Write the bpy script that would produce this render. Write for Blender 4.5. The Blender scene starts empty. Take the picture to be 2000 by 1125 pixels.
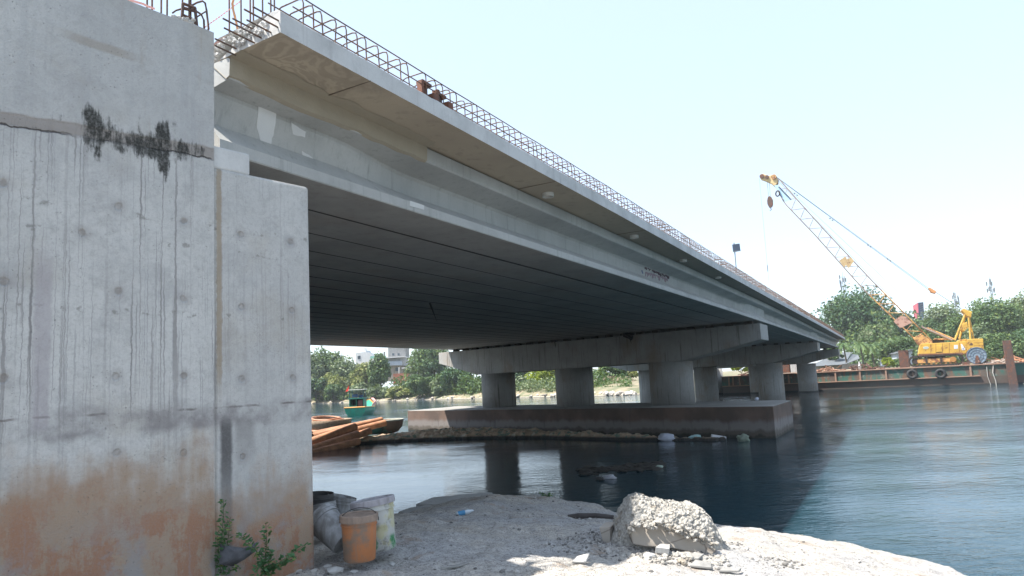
import bpy, math, random
import numpy as np
from mathutils import Vector, Matrix, noise as mnoise
from math import radians as R, sin, cos, pi, sqrt, hypot, exp, atan2

S = bpy.context.scene
col = S.collection
rnd = random.Random(7)

# ------------------------------------------------------------------ camera
F, CY, SLOPE, Y0, H = 1333.0, 604.0, .05, 801.0, 2.7
ROLL = math.atan(SLOPE)
PITCH = atan2((Y0 - SLOPE*1000 - CY)*cos(ROLL), F)
cd = bpy.data.cameras.new('camera'); cam = bpy.data.objects.new('camera', cd); col.objects.link(cam)
cd.sensor_width = 36; cd.lens = 36*F/2000; cd.shift_y = (CY-562.5)/2000; cd.clip_start = .1; cd.clip_end = 9000
cam.matrix_world = Matrix.Translation((0, 0, H)) @ Matrix.Rotation(PITCH, 4, 'X') @ Matrix.Rotation(pi/2, 4, 'X') @ Matrix.Rotation(-ROLL, 4, 'Z')
S.camera = cam
S.render.resolution_x = 1024; S.render.resolution_y = 576

# ------------------------------------------------------------------ sky, sun, exposure
SUN = Vector((-.55, -.13, 1)).normalized()
w = bpy.data.worlds.new('World'); S.world = w; w.use_nodes = True
wn = w.node_tree; wn.nodes.clear()
sky = wn.nodes.new('ShaderNodeTexSky'); sky.sky_type = 'NISHITA'; sky.sun_disc = False
sky.sun_elevation = math.asin(SUN.z); sky.sun_rotation = atan2(SUN.x, SUN.y)
sky.air_density = 1.0; sky.dust_density = .8; sky.ozone_density = .8
bg = wn.nodes.new('ShaderNodeBackground'); bg.inputs[1].default_value = .15
wo = wn.nodes.new('ShaderNodeOutputWorld')
hs = wn.nodes.new('ShaderNodeHueSaturation'); hs.inputs['Saturation'].default_value = .95; hs.inputs['Value'].default_value = .9
wm = wn.nodes.new('ShaderNodeMix'); wm.data_type = 'RGBA'; wm.inputs[0].default_value = .68; wm.inputs[7].default_value = (1.74, 2.08, 2.5, 1)   # thin even overcast haze over the blue
wn.links.new(sky.outputs[0], hs.inputs['Color']); wn.links.new(hs.outputs[0], wm.inputs[6]); wn.links.new(wm.outputs[2], bg.inputs[0]); wn.links.new(bg.outputs[0], wo.inputs[0])
ld = bpy.data.lights.new('sun', 'SUN'); ld.energy = 3.5; ld.angle = R(.5); ld.color = (1, .95, .87)
lo = bpy.data.objects.new('sun', ld); col.objects.link(lo); lo.rotation_euler = SUN.to_track_quat('Z', 'Y').to_euler(); lo.location = (0, 0, 60)
S.view_settings.view_transform = 'Standard'; S.view_settings.look = 'None'
S.view_settings.exposure = 1.7; S.view_settings.gamma = 1
S.render.engine = 'CYCLES'

# ------------------------------------------------------------------ picking helpers (photo pixel -> ray -> point on a real plane)
cr, sr, cp, sp = cos(ROLL), sin(ROLL), cos(PITCH), sin(PITCH)
def ray(px, py):
    X = px-1000; Y = -(py-CY)
    X2 = X*cr + Y*sr; Y2 = -X*sr + Y*cr
    return Vector((X2, F*cp - Y2*sp, F*sp + Y2*cp))
def onz(px, py, z=0.):
    v = ray(px, py); k = (z-H)/v.z
    return Vector((v.x*k, v.y*k, z))
def aty(px, py, D):
    v = ray(px, py); k = D/v.y
    return Vector((v.x*k, D, H+v.z*k))
v = ray(1770, 712); DT = Vector((v.x, v.y, 0)).normalized(); UA = Vector((-DT.y, DT.x, 0))
def TA(t, a, z=0.): return Vector((DT.x*t+UA.x*a, DT.y*t+UA.y*a, z))
class Plane:
    def __init__(s, p, d):
        s.d = Vector((d[0], d[1], 0)).normalized(); s.n = Vector((-s.d.y, s.d.x, 0)); s.c = s.n.dot(Vector((p[0], p[1], 0)))
    def pick(s, px, py, off=0.):
        v = ray(px, py); k = (s.c+off)/(v.x*s.n.x+v.y*s.n.y)
        return Vector((v.x*k, v.y*k, H+v.z*k))
    def at(s, u, z, off=0.):
        return s.d*u + s.n*(s.c+off) + Vector((0, 0, z))

# ------------------------------------------------------------------ objects
def tag(o, label=None, cat=None, group=None, kind=None):
    if label: o['label'] = label
    if cat: o['category'] = cat
    if group: o['group'] = group
    if kind: o['kind'] = kind
    return o
def empty(name, loc, label=None, cat=None, group=None):
    o = bpy.data.objects.new(name, None); col.objects.link(o); o.location = loc; o.empty_display_size = .3
    return tag(o, label, cat, group)
def wloc(o):
    l = Vector(o.location); p = o.parent
    while p: l += Vector(p.location); p = p.parent
    return l
class MB:
    def __init__(s): s.v = []; s.f = []
    def add(s, vs, fs):
        n = len(s.v); s.v += [tuple(q) for q in vs]; s.f += [tuple(i+n for i in f) for f in fs]; return s
    def box(s, c, h, ax=None):
        c = Vector(c); A = ax or (Vector((1, 0, 0)), Vector((0, 1, 0)), Vector((0, 0, 1)))
        vs = [c+A[0]*(h[0]*i)+A[1]*(h[1]*j)+A[2]*(h[2]*k) for i in (-1, 1) for j in (-1, 1) for k in (-1, 1)]
        return s.add(vs, [(0, 1, 3, 2), (4, 6, 7, 5), (0, 4, 5, 1), (2, 3, 7, 6), (0, 2, 6, 4), (1, 5, 7, 3)])
    def prism(s, poly, vec):
        n = len(poly); poly = [Vector(q) for q in poly]; vec = Vector(vec)
        vs = poly+[q+vec for q in poly]
        fs = [tuple(range(n))[::-1], tuple(range(n, 2*n))]+[(i, (i+1) % n, (i+1) % n+n, i+n) for i in range(n)]
        return s.add(vs, fs)
    def tube(s, pts, r, n=6, r2=None, cap=True):
        pts = [Vector(q) for q in pts]; m = len(pts); rings = []
        for i, q in enumerate(pts):
            d = (pts[min(i+1, m-1)]-pts[max(i-1, 0)]).normalized()
            a = Vector((0, 0, 1)) if abs(d.z) < .9 else Vector((1, 0, 0))
            x = d.cross(a).normalized(); y = d.cross(x)
            rr = r if r2 is None else r+(r2-r)*i/(m-1)
            rings += [q+x*(rr*cos(2*pi*k/n))+y*(rr*sin(2*pi*k/n)) for k in range(n)]
        fs = [(i*n+k, i*n+(k+1) % n, (i+1)*n+(k+1) % n, (i+1)*n+k) for i in range(m-1) for k in range(n)]
        if cap: fs += [tuple(range(n))[::-1], tuple(range((m-1)*n, m*n))]
        return s.add(rings, fs)
    def lathe(s, prof, base, axis=(0, 0, 1), n=24, cap=True, wob=0.):
        ax = Vector(axis).normalized(); a = Vector((0, 1, 0)) if abs(ax.y) < .9 else Vector((1, 0, 0))
        x = ax.cross(a).normalized(); y = ax.cross(x); base = Vector(base); vs = []
        for r, z in prof:
            for k in range(n):
                q = 2*pi*k/n; rr = r*(1+wob*sin(3*q+z*5))
                vs.append(base+ax*z+x*(rr*cos(q))+y*(rr*sin(q)))
        m = len(prof)
        fs = [(i*n+k, i*n+(k+1) % n, (i+1)*n+(k+1) % n, (i+1)*n+k) for i in range(m-1) for k in range(n)]
        if cap: fs += [tuple(range(n))[::-1], tuple(range((m-1)*n, m*n))]
        return s.add(vs, fs)
    def torus(s, c, axis, R_, r, n=20, m=8):
        ax = Vector(axis).normalized(); a = Vector((0, 0, 1)) if abs(ax.z) < .9 else Vector((1, 0, 0))
        x = ax.cross(a).normalized(); y = ax.cross(x); c = Vector(c); vs = []
        for i in range(n):
            q = 2*pi*i/n; d = x*cos(q)+y*sin(q)
            for j in range(m):
                p = 2*pi*j/m; vs.append(c+d*(R_+r*cos(p))+ax*(r*sin(p)))
        return s.add(vs, [(i*m+j, i*m+(j+1) % m, ((i+1) % n)*m+(j+1) % m, ((i+1) % n)*m+j) for i in range(n) for j in range(m)])
    def stone(s, c, sz, rn, sub=1):
        import bmesh
        vs, fs = ICO[sub]; c = Vector(c); sd = Vector((rn.uniform(-99, 99), rn.uniform(-99, 99), rn.uniform(-99, 99)))
        E = Matrix.Rotation(rn.uniform(0, 6.3), 3, 'Z') @ Matrix.Rotation(rn.uniform(-.4, .4), 3, 'X')
        out = []
        for q in vs:
            k = 1+.45*mnoise.noise(q*1.3+sd)+.2*mnoise.noise(q*3.1+sd)
            out.append(c+E @ Vector((q.x*sz[0]*k, q.y*sz[1]*k, q.z*sz[2]*k)))
        return s.add(out, fs)
    def build(s, name, mat, parent=None, smooth=False, label=None, cat=None, group=None, kind=None, bevel=0.):
        me = bpy.data.meshes.new(name); me.from_pydata(s.v, [], s.f); me.update()
        return link(name, me, mat, parent, smooth, label, cat, group, kind, bevel)
def link(name, me, mat, parent=None, smooth=False, label=None, cat=None, group=None, kind=None, bevel=0.):
    if mat is not None: me.materials.append(mat)
    if smooth: me.polygons.foreach_set('use_smooth', [True]*len(me.polygons))
    o = bpy.data.objects.new(name, me); col.objects.link(o)
    if parent: o.parent = parent; o.location = -wloc(parent)
    if bevel:
        b = o.modifiers.new('bevel', 'BEVEL'); b.width = bevel; b.segments = 2; b.limit_method = 'ANGLE'; b.angle_limit = R(40)
    return tag(o, label, cat, group, kind)
import bmesh
ICO = {}
for sub in (1, 2, 3, 4):
    bm = bmesh.new(); bmesh.ops.create_icosphere(bm, subdivisions=sub, radius=1)
    bm.verts.ensure_lookup_table(); ICO[sub] = ([q.co.copy() for q in bm.verts], [tuple(q.index for q in f.verts) for f in bm.faces]); bm.free()
def recalc(o):
    bm = bmesh.new(); bm.from_mesh(o.data); bmesh.ops.recalc_face_normals(bm, faces=bm.faces); bm.to_mesh(o.data); bm.free(); return o

# ------------------------------------------------------------------ material node shorthand
class M:
    def __init__(s, name):
        s.m = bpy.data.materials.new(name); s.m.use_nodes = True; s.t = s.m.node_tree; s.t.nodes.clear()
        s.out = s.t.nodes.new('ShaderNodeOutputMaterial'); s.b = s.t.nodes.new('ShaderNodeBsdfPrincipled')
        s.t.links.new(s.b.outputs[0], s.out.inputs[0])
        tc = s.t.nodes.new('ShaderNodeTexCoord'); s.P = tc.outputs['Object']
    def n(s, k, **kw):
        q = s.t.nodes.new(k)
        for a, b in kw.items(): setattr(q, a, b)
        return q
    def put(s, sock, val):
        if isinstance(val, bpy.types.NodeSocket): s.t.links.new(val, sock)
        elif val is not None:
            if isinstance(val, (tuple, list)) and len(val) == 3 and sock.type == 'RGBA': val = (*val, 1)
            sock.default_value = val
    def math(s, op, a, b=None, c=None, clamp=False):
        q = s.n('ShaderNodeMath', operation=op, use_clamp=clamp)
        s.put(q.inputs[0], a); s.put(q.inputs[1], b)
        if c is not None: s.put(q.inputs[2], c)
        return q.outputs[0]
    def mul(s, a, b): return s.math('MULTIPLY', a, b)
    def add(s, a, b): return s.math('ADD', a, b)
    def sub(s, a, b): return s.math('SUBTRACT', a, b)
    def mx(s, a, b): return s.math('MAXIMUM', a, b)
    def xyz(s, vec=None):
        q = s.n('ShaderNodeSeparateXYZ'); s.put(q.inputs[0], vec or s.P); return q.outputs
    def comb(s, x, y, z):
        q = s.n('ShaderNodeCombineXYZ')
        for i, k in enumerate((x, y, z)): s.put(q.inputs[i], k)
        return q.outputs[0]
    def dot(s, vec):
        q = s.n('ShaderNodeVectorMath', operation='DOT_PRODUCT'); s.put(q.inputs[0], s.P); q.inputs[1].default_value = vec; return q.outputs['Value']
    def scale(s, vec, k):
        q = s.n('ShaderNodeVectorMath', operation='MULTIPLY'); s.put(q.inputs[0], vec); q.inputs[1].default_value = k; return q.outputs[0]
    def noise(s, sc, vec=None, det=4, ro=.55, dist=0., col=False):
        q = s.n('ShaderNodeTexNoise'); s.put(q.inputs['Vector'], vec or s.P); q.inputs['Scale'].default_value = sc
        q.inputs['Detail'].default_value = det; q.inputs['Roughness'].default_value = ro; q.inputs['Distortion'].default_value = dist
        return q.outputs[1 if col else 0]
    def vor(s, sc, vec=None, feat='F1', out='Distance', rand=1.):
        q = s.n('ShaderNodeTexVoronoi', feature=feat); s.put(q.inputs['Vector'], vec or s.P); q.inputs['Scale'].default_value = sc; q.inputs['Randomness'].default_value = rand
        return q.outputs[out]
    def step(s, x, lo, hi, a=0., b=1.):
        q = s.n('ShaderNodeMapRange', interpolation_type='SMOOTHSTEP')
        s.put(q.inputs[0], x); q.inputs[1].default_value = lo; q.inputs[2].default_value = hi; q.inputs[3].default_value = a; q.inputs[4].default_value = b
        return q.outputs[0]
    def mix(s, f, a, b, mode='MIX'):
        q = s.n('ShaderNodeMix', data_type='RGBA', blend_type=mode); q.clamp_factor = True
        s.put(q.inputs[0], f); s.put(q.inputs[6], a); s.put(q.inputs[7], b); return q.outputs[2]
    def bump(s, h, dist=.01, st=1., prev=None):
        q = s.n('ShaderNodeBump'); q.inputs['Distance'].default_value = dist; q.inputs['Strength'].default_value = st; s.put(q.inputs['Height'], h)
        if prev: s.put(q.inputs['Normal'], prev)
        return q.outputs[0]
    def fin(s, c=None, rough=.8, normal=None, metal=0., spec=None, **kw):
        s.put(s.b.inputs['Base Color'], c); s.put(s.b.inputs['Roughness'], rough)
        if normal: s.put(s.b.inputs['Normal'], normal)
        s.b.inputs['Metallic'].default_value = metal
        if spec is not None: s.b.inputs['Specular IOR Level'].default_value = spec
        for a, b in kw.items(): s.put(s.b.inputs[a], b)
        return s.m
def band(m, x, c, hw, soft):      # 1 inside |x-c|<hw
    return m.step(m.math('ABSOLUTE', m.sub(x, c)), hw, hw+soft, 1, 0)

def concrete(name, base, dirt=(.16, .14, .12), brown=None, streak=.5, blotch=.5, bscale=1.2, low=None, fine=1., formz=None):
    m = M(name); X = m.xyz()
    big = m.noise(bscale, det=5, ro=.6); med = m.noise(5, det=6, ro=.65)
    c = m.mix(m.step(big, .35, .7), tuple(k*1.08 for k in base), tuple(k*.86 for k in base))
    c = m.mix(m.mul(m.step(med, .5, .75), blotch), c, tuple(k*.72 for k in base))
    st = m.noise(1, m.scale(m.P, (9, 9, .35)), det=4, ro=.6)
    c = m.mix(m.mul(m.step(st, .56, .72), streak), c, dirt)
    st2 = m.noise(1, m.scale(m.P, (22, 22, .6)), det=2)
    c = m.mix(m.mul(m.step(st2, .6, .7), streak*.35), c, dirt)
    if brown:
        c = m.mix(m.mul(m.step(m.noise(.8, m.scale(m.P, (1, 1, .6)), det=5), .5, .68), brown[3]), c, brown[:3])
    if low:                                              # (z, colour, amount): tide stain, a mark with its own shape
        zz = m.add(X[2], m.mul(m.sub(m.noise(1.2, det=5), .5), .7))
        for z0, z1, cc, am in low:
            c = m.mix(m.mul(m.step(zz, z0, z1, 1, 0), am), c, cc)
    g = m.noise(60, det=5, ro=.7); pit = m.vor(28); pm = m.step(pit, .05, .12, 1, 0); pm = m.mul(pm, m.step(m.noise(3), .5, .6))
    c = m.mix(m.mul(pm, .5), c, dirt)
    c = m.mix(m.step(g, .45, .75, 0, .25), c, tuple(k*.6 for k in base))
    h = m.add(m.mul(g, .35*fine), m.add(m.mul(med, .7), m.mul(pm, -.6)))
    return m.fin(c, m.step(med, .3, .8, .75, .92), m.bump(h, .012, .6), spec=.25)
def paint(name, c, rough=.5, rust=0., rc=(.09, .035, .02), sc=1.5, var=.15, metal=0., bump=.003, grime=0.):
    m = M(name); n1 = m.noise(sc, det=6, ro=.65); n2 = m.noise(sc*6, det=4)
    k = m.mix(m.step(n1, .35, .7), c, tuple(q*(1-var) for q in c))
    if grime: k = m.mix(m.mul(m.step(m.noise(1, m.scale(m.P, (sc*3, sc*3, sc*.4)), det=4), .45, .65), grime), k, (.09, .075, .06))
    if rust:
        msk = m.step(m.add(m.mul(n1, .7), m.mul(n2, .3)), .62-.25*rust, .68-.2*rust)
        k = m.mix(msk, k, m.mix(n2, rc, tuple(q*2.2 for q in rc)))
    return m.fin(k, rough, m.bump(n2, bump, .5), metal=metal)
def leafmat(name, dark, light, yel=None, trans=.16):
    m = M(name); g = m.n('ShaderNodeNewGeometry'); ri = g.outputs['Random Per Island']
    n1 = m.noise(.45, det=3); 
    f = m.add(m.mul(ri, .55), m.mul(m.step(n1, .3, .7), .55))
    c = m.mix(f, dark, light)
    if yel: c = m.mix(m.mul(m.step(ri, .8, .95), .8), c, yel)
    d = m.b; m.fin(c, .55, spec=.3)
    tr = m.n('ShaderNodeBsdfTranslucent'); m.put(tr.inputs[0], m.mix(.5, c, (.35, .5, .05)))
    mx = m.n('ShaderNodeMixShader'); mx.inputs[0].default_value = trans
    m.t.links.new(d.outputs[0], mx.inputs[1]); m.t.links.new(tr.outputs[0], mx.inputs[2]); m.t.links.new(mx.outputs[0], m.out.inputs[0])
    return m.m

exec_parts = []
# ------------------------------------------------------------------ key lines of the site
WP = Plane(onz(614, 1093, 1.25), ray(2150, 693)); WD, WN = WP.d, WP.n
EP = Vector((-.699, .715, 0))                              # direction along the abutment and the piers (skewed to the deck)
def S_(px, py): return WP.pick(px, py).dot(WD)
S1, S2 = S_(417, 500), S_(609, 700)
def interp(pts, t):
    if t <= pts[0][0]: return pts[0][1]
    for (a, b), (c, d) in zip(pts, pts[1:]):
        if t <= c: return b+(d-b)*(t-a)/(c-a)
    return pts[-1][1]
SK = .3
EA = [(4.09, 5.45), (33, 5.6), (63, 6.3), (89.3, 6.75)]       # outer edge of the fascia girder
ASL = [(4.09, 4.58), (12.5, 4.66), (20, 4.79), (40, 5.1), (63, 5.5), (90, 5.95)]  # slab edge
ZS = [(4.09, 5.04), (33, 5.03), (63, 5.1), (90, 5.1)]         # girder soffit height
XF = .0118; NG = 22; GW = .98
PT = [33., 63., 89.3]

# ------------------------------------------------------------------ wall material with the stains the photo shows
def wall_material():
    m = M('weathered_wall_concrete'); X = m.xyz(); s0 = m.dot(tuple(WD)); z0 = X[2]
    wob = m.sub(m.noise(4, det=5, ro=.6), .5); wob2 = m.sub(m.noise(14, det=4), .5)
    s = m.add(s0, m.mul(wob2, .03)); z = m.add(z0, m.mul(wob, .05))
    sz = m.comb(s0, 0., z0)
    big = m.noise(.9, det=6, ro=.6); med = m.noise(6, det=6, ro=.65)
    base = (.41, .405, .39)
    c = m.mix(m.step(big, .3, .7), (.53, .52, .495), (.41, .405, .39))
    c = m.mix(m.mul(m.step(m.noise(24, det=6, ro=.72), .46, .64), .3), c, (.34, .33, .315))
    c = m.mix(m.mul(m.step(m.noise(2.6, det=6, ro=.7, dist=.6), .5, .68), .45), c, (.33, .325, .32))
    c = m.mix(m.mul(m.step(med, .45, .75), .35), c, (.31, .30, .285))
    c = m.mix(m.mul(m.step(m.noise(1.7, det=5, dist=.5), .52, .7), .3), c, (.35, .31, .25))
    # drip streaks under the upper joint
    def streak(sc, lo, hi, zf=.25): return m.step(m.noise(1, m.comb(m.mul(s, sc), m.mul(z0, zf), 0.), det=3, ro=.6), lo, hi)
    under = m.mul(m.step(z, 4.62, 4.7, 1, 0), m.step(z0, 1.9, 3.3))
    amt = m.step(m.noise(1, m.comb(m.mul(s, 3.), m.mul(z0, .2), 3.), det=2), .35, .6)
    amt = m.mul(amt, m.step(s0, S1, S1+.05, 1, .35))
    c = m.mix(m.mul(m.mul(streak(26, .55, .62), under), m.mul(amt, .75)), c, (.20, .185, .18))
    c = m.mix(m.mul(m.mul(streak(60, .56, .64, .5), under), m.mul(amt, .6)), c, (.19, .18, .18))
    c = m.mix(m.mul(m.mul(streak(17, .6, .7, .12), under), .2), c, (.42, .42, .41))
    top = m.step(z, 4.7, 4.8)
    c = m.mix(m.mul(m.mul(streak(10, .5, .68, .3), top), .3), c, (.33, .33, .33))
    c = m.mix(m.mul(m.mul(streak(7, .6, .72, .5), top), .4), c, (.33, .28, .22))
    # construction joints
    j1 = m.sub(z, m.add(4.66-.06*1.17, m.mul(s0, .06)))
    onA = m.step(s0, S1-.01, S1+.01, 1, 0)
    c = m.mix(m.mul(m.mul(band(m, m.add(j1, .0), .0, .03, .035), onA), .7), c, (.235, .20, .175))
    crack = m.mul(m.mul(band(m, m.add(j1, m.mul(wob2, .06)), -.045, .003, .006), onA), m.step(m.noise(3, det=2), .42, .55))
    c = m.mix(m.mul(crack, .9), c, (.07, .06, .055))
    j0 = m.sub(z, m.sub(5.42, m.mul(s0, .02)))
    c = m.mix(m.mul(m.mul(band(m, j0, 0., .02, .03), m.step(m.noise(1.3, det=3), .42, .6)), .6), c, (.29, .25, .20))
    j2 = m.sub(z, 2.6)
    c = m.mix(m.mul(band(m, m.add(j2, m.mul(wob, .12)), -.03, .05, .09), m.step(m.noise(2.6, det=6, ro=.65), .35, .65)), c, (.235, .22, .215))
    c = m.mix(m.mul(m.mul(band(m, j2, .035, .004, .008), m.step(m.noise(3.3, det=3), .45, .55)), .8), c, (.14, .12, .11))
    for zz, ss in ((4.12, S1), (3.93, 2.1), (3.38, 2.9)):
        c = m.mix(m.mul(m.mul(band(m, m.sub(z, zz), 0., .012, .02), m.step(m.noise(13, det=4), .56, .66)), .7), c, (.20, .19, .17))
    # wide wet band
    wb = m.mul(m.mul(band(m, s, S_(80, 700), .035, .03), m.step(z, 3.55, 3.9, 1, 0)), m.step(z, 2.5, 2.6))
    c = m.mix(m.mul(wb, .6), c, (.33, .30, .31))
    # black mould over the joint
    mn = m.add(m.mul(m.noise(1, m.comb(m.mul(s0, 9), m.mul(z0, 5), 0.), det=6, ro=.7), .6), m.mul(m.noise(1, m.comb(m.mul(s0, 34), m.mul(z0, 3.), 4.), det=5, ro=.7), .4))
    mold = None
    for px, py, hs, hz, k in ((180, 250, .10, .15, .30), (228, 272, .09, .11, .27), (318, 285, .06, .20, .38), (352, 296, .10, .08, .28), (285, 286, .16, .10, .33), (250, 280, .06, .08, .24), (390, 296, .04, .05, .25), (200, 268, .1, .06, .3), (205, 240, .07, .10, .2), (322, 335, .025, .10, .26), (150, 242, .02, .08, .26), (110, 236, .08, .07, .14), (380, 292, .06, .07, .26), (260, 288, .25, .06, .2), (190, 262, .03, .2, .3), (340, 275, .025, .18, .26), (270, 270, .02, .15, .22)):
        p = WP.pick(px, py); ds = m.math('DIVIDE', m.sub(s0, p.dot(WD)), hs); dz = m.math('DIVIDE', m.sub(z0, p.z), hz)
        e = m.math('MULTIPLY', m.step(m.add(m.mul(ds, ds), m.mul(dz, dz)), 0., 2.4, 1, 0), k)
        mold = e if mold is None else m.mx(mold, e)
    mm = m.step(m.add(mn, m.mul(mold, .75)), .60, .74)
    mm = m.mul(mm, m.step(mold, .01, .06))
    c = m.mix(m.mul(mm, m.step(m.noise(30, det=4), .3, .55, .75, .97)), c, (.03, .03, .026))
    # tie-hole patches
    spots = ((230, 405), (358, 433), (470, 457), (567, 473), (5, 550), (229, 570), (357, 583), (472, 600), (570, 608), (225, 735), (357, 735), (472, 740), (572, 737), (5, 360), (160, 455), (3, 740), (228, 885), (357, 885), (475, 892))
    sm = None
    for px, py in spots:
        p = WP.pick(px, py); ds = m.mul(m.sub(s, p.dot(WD)), 1.); dz = m.sub(z, p.z)
        d = m.math('SQRT', m.add(m.mul(ds, ds), m.mul(dz, dz))); sm = d if sm is None else m.math('MINIMUM', sm, d)
    sm = m.add(sm, m.mul(wob2, .02))
    c = m.mix(m.mul(m.step(sm, .035, .085, 1, 0), .3), c, (.25, .23, .22))
    c = m.mix(m.mul(m.step(sm, .016, .03, 1, 0), m.step(m.noise(9, det=3), .35, .6, .25, .7)), c, (.21, .185, .165))
    # soil-splash stain near the ground
    zl = m.add(z0, m.mul(m.sub(m.noise(1.8, det=5, ro=.6), .5), 1.1)); zl = m.add(zl, m.mul(m.sub(m.noise(1, m.comb(m.mul(s0, 9), m.mul(z0, 1.2), 1.), det=4), .5), .5))
    onB = m.step(s0, S1-.02, S1+.02)
    zl = m.add(zl, m.mul(onB, .2))
    zl = m.sub(zl, .12)
    c = m.mix(m.mul(m.step(zl, 1.85, 2.3, 1, 0), .85), c, (.30, .20, .125))
    c = m.mix(m.mul(m.mul(m.step(zl, 1.6, 2.05, 1, 0), m.step(m.add(m.mul(m.noise(2.7, det=6, ro=.72), .7), m.mul(m.noise(1, m.comb(m.mul(s0, 15), m.mul(z0, 2.5), 2.), det=5, ro=.7), .3)), .47, .55)), .75), c, (.30, .145, .085))
    c = m.mix(m.mul(m.mul(m.step(z0, 1.4, 2.1, 1, 0), m.step(m.noise(2.3, det=6, ro=.7), .5, .62)), .8), c, (.27, .26, .255))
    c = m.mix(m.mul(m.mul(streak(13, .6, .7, .5), m.step(z0, 2.3, 2.6, 1, 0)), .35), c, (.27, .25, .24))
    # stains beside the corner
    st = m.mul(m.mul(band(m, s, S_(442, 880), .03, .035), m.step(z, 2.45, 2.6, 1, 0)), m.step(z, 1.7, 2.3, .45, 1))
    c = m.mix(m.mul(st, .9), c, (.085, .08, .08))
    st = m.mul(m.mul(band(m, s, S_(478, 850), .05, .07), m.step(z, 2.45, 2.6, 1, 0)), m.step(z, 2.0, 2.5, 0, 1))
    c = m.mix(m.mul(st, .5), c, (.14, .13, .125))
    st = m.mul(m.mul(band(m, s, S_(428, 500), .012, .02), m.step(z, 2.6, 3.0)), m.step(m.noise(2.2, det=3), .35, .55))
    c = m.mix(m.mul(st, .65), c, (.24, .17, .09))
    # small pits and grain
    g = m.noise(70, det=5, ro=.7); v = m.vor(34); pm = m.mul(m.step(v, .06, .14, 1, 0), m.step(m.noise(4), .48, .6))
    v2 = m.vor(11); pm2 = m.mul(m.step(v2, .03, .06, 1, 0), m.step(m.noise(2.1), .55, .62))
    c = m.mix(m.mul(m.mx(pm, pm2), .55), c, (.14, .13, .12))
    c = m.mix(m.step(g, .45, .72, 0, .3), c, (.26, .255, .25))
    # scratches
    sc = m.vor(1., m.comb(m.mul(s0, 1.6), m.add(m.mul(z0, .7), m.mul(wob, .3)), m.mul(wob2, .4)), 'DISTANCE_TO_EDGE')
    c = m.mix(m.mul(m.step(sc, .002, .006, .35, 0), m.step(m.noise(1.7), .6, .66)), c, (.24, .23, .22))
    h = m.add(m.mul(g, .5), m.add(m.mul(med, .9), m.mul(m.mx(pm, pm2), -.8)))
    h = m.add(h, m.mul(crack, -1.5)); h = m.sub(h, m.mul(m.step(sm, .018, .035, 1, 0), .8))
    h = m.add(h, m.mul(m.mul(band(m, j1, .0, .03, .02), onA), -.5))
    return m.fin(c, .86, m.bump(h, .014, .9), spec=.2)
MW = wall_material()
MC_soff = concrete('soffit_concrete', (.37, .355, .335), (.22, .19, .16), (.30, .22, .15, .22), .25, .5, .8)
MC_gird = concrete('girder_concrete', (.42, .42, .405), (.22, .23, .21), None, .5, .35, .7)
MC_slab = concrete('slab_edge_concrete', (.50, .495, .48), (.28, .25, .25), None, .3, .6, 1.5)
MC_pier = concrete('pier_concrete', (.32, .315, .30), (.12, .11, .095), (.24, .165, .10, .4), .8, .5, .6)
MC_cap = concrete('pile_cap_concrete', (.28, .27, .25), (.11, .11, .09), None, .6, .7, .5,
                  low=[(-.1, .25, (.07, .06, .05), .9), (.75, .95, (.30, .29, .28), .6)])
m = M('pile_cap_side_concrete'); X = m.xyz(); n1 = m.noise(.6, det=5); n2 = m.noise(1, m.scale(m.P, (3, 3, .5)), det=5)
zz = m.add(X[2], m.mul(m.sub(m.noise(1.3, det=5), .5), .28)); zz = m.add(zz, m.mul(m.sub(n2, .5), .35))
c = m.mix(m.step(n1, .35, .65), (.17, .115, .09), (.10, .075, .062))
c = m.mix(m.step(zz, .55, .8, .8, 0), c, (.22, .205, .195)); c = m.mix(m.mul(m.step(zz, .22, .38, 1, 0), .8), c, (.09, .075, .06)); c = m.mix(m.step(zz, .05, .16, 1, 0), c, (.05, .045, .035))
c = m.mix(m.mul(m.step(n2, .58, .7), .5), c, (.10, .085, .075)); seam = m.vor(.45, m.comb(m.dot(tuple(EP)), 0., 0.), 'DISTANCE_TO_EDGE')
MC_capside = m.fin(c, .85, m.bump(m.noise(12, det=5), .02, .6), spec=.25)

# ------------------------------------------------------------------ abutment
ab = empty('bridge_abutment', (-1.9, 6.3, 1.2), 'stained grey concrete abutment with its wing wall, filling the left edge of the view', 'abutment')
def wpt(s, z, off=0): return WP.at(s, z, off)
def rough_prism(base_pts, vec_fn, name): pass
# wing wall: front face gridded so its top edge is uneven
mb = MB(); ss = [S1-11+11*i/60 for i in range(61)]
zt = [5.82+.018*mnoise.noise(Vector((s*6, 0, 0)))+.01*mnoise.noise(Vector((s*19, 3, 0))) for s in ss]
TH = .75
for i, s in enumerate(ss):
    mb.v += [tuple(wpt(s, -1, -.015)), tuple(wpt(s, zt[i], -.015)), tuple(wpt(s, zt[i]+.01, TH)), tuple(wpt(s, -1, TH))]
for i in range(60):
    a = i*4; mb.f += [(a, a+4, a+5, a+1), (a+1, a+5, a+6, a+2), (a+2, a+6, a+7, a+3)]
mb.f += [(0, 1, 2, 3), (243, 242, 241, 240)]
recalc(mb.build('wing_wall', MW, ab))
mb = MB(); P0 = wpt(S1, 0, 0); P1 = wpt(S2, 0, 0)
Q = [P0+Vector((0, 0, -1)), P1+Vector((0, 0, -1)), P1+EP*27+Vector((0, 0, -1)), P0+EP*27+Vector((0, 0, -1))]
mb.prism(Q, (0, 0, 5.64)); recalc(mb.build('abutment_stem', MW, ab, bevel=.03))
mb = MB(); sb = S_(490, 330)
q = [wpt(S1-.1, 4.63, .01), wpt(sb, 4.63, .01), wpt(sb, 4.63, .01)+EP*26, wpt(S1-.1, 4.63, .01)+EP*26]
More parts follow.
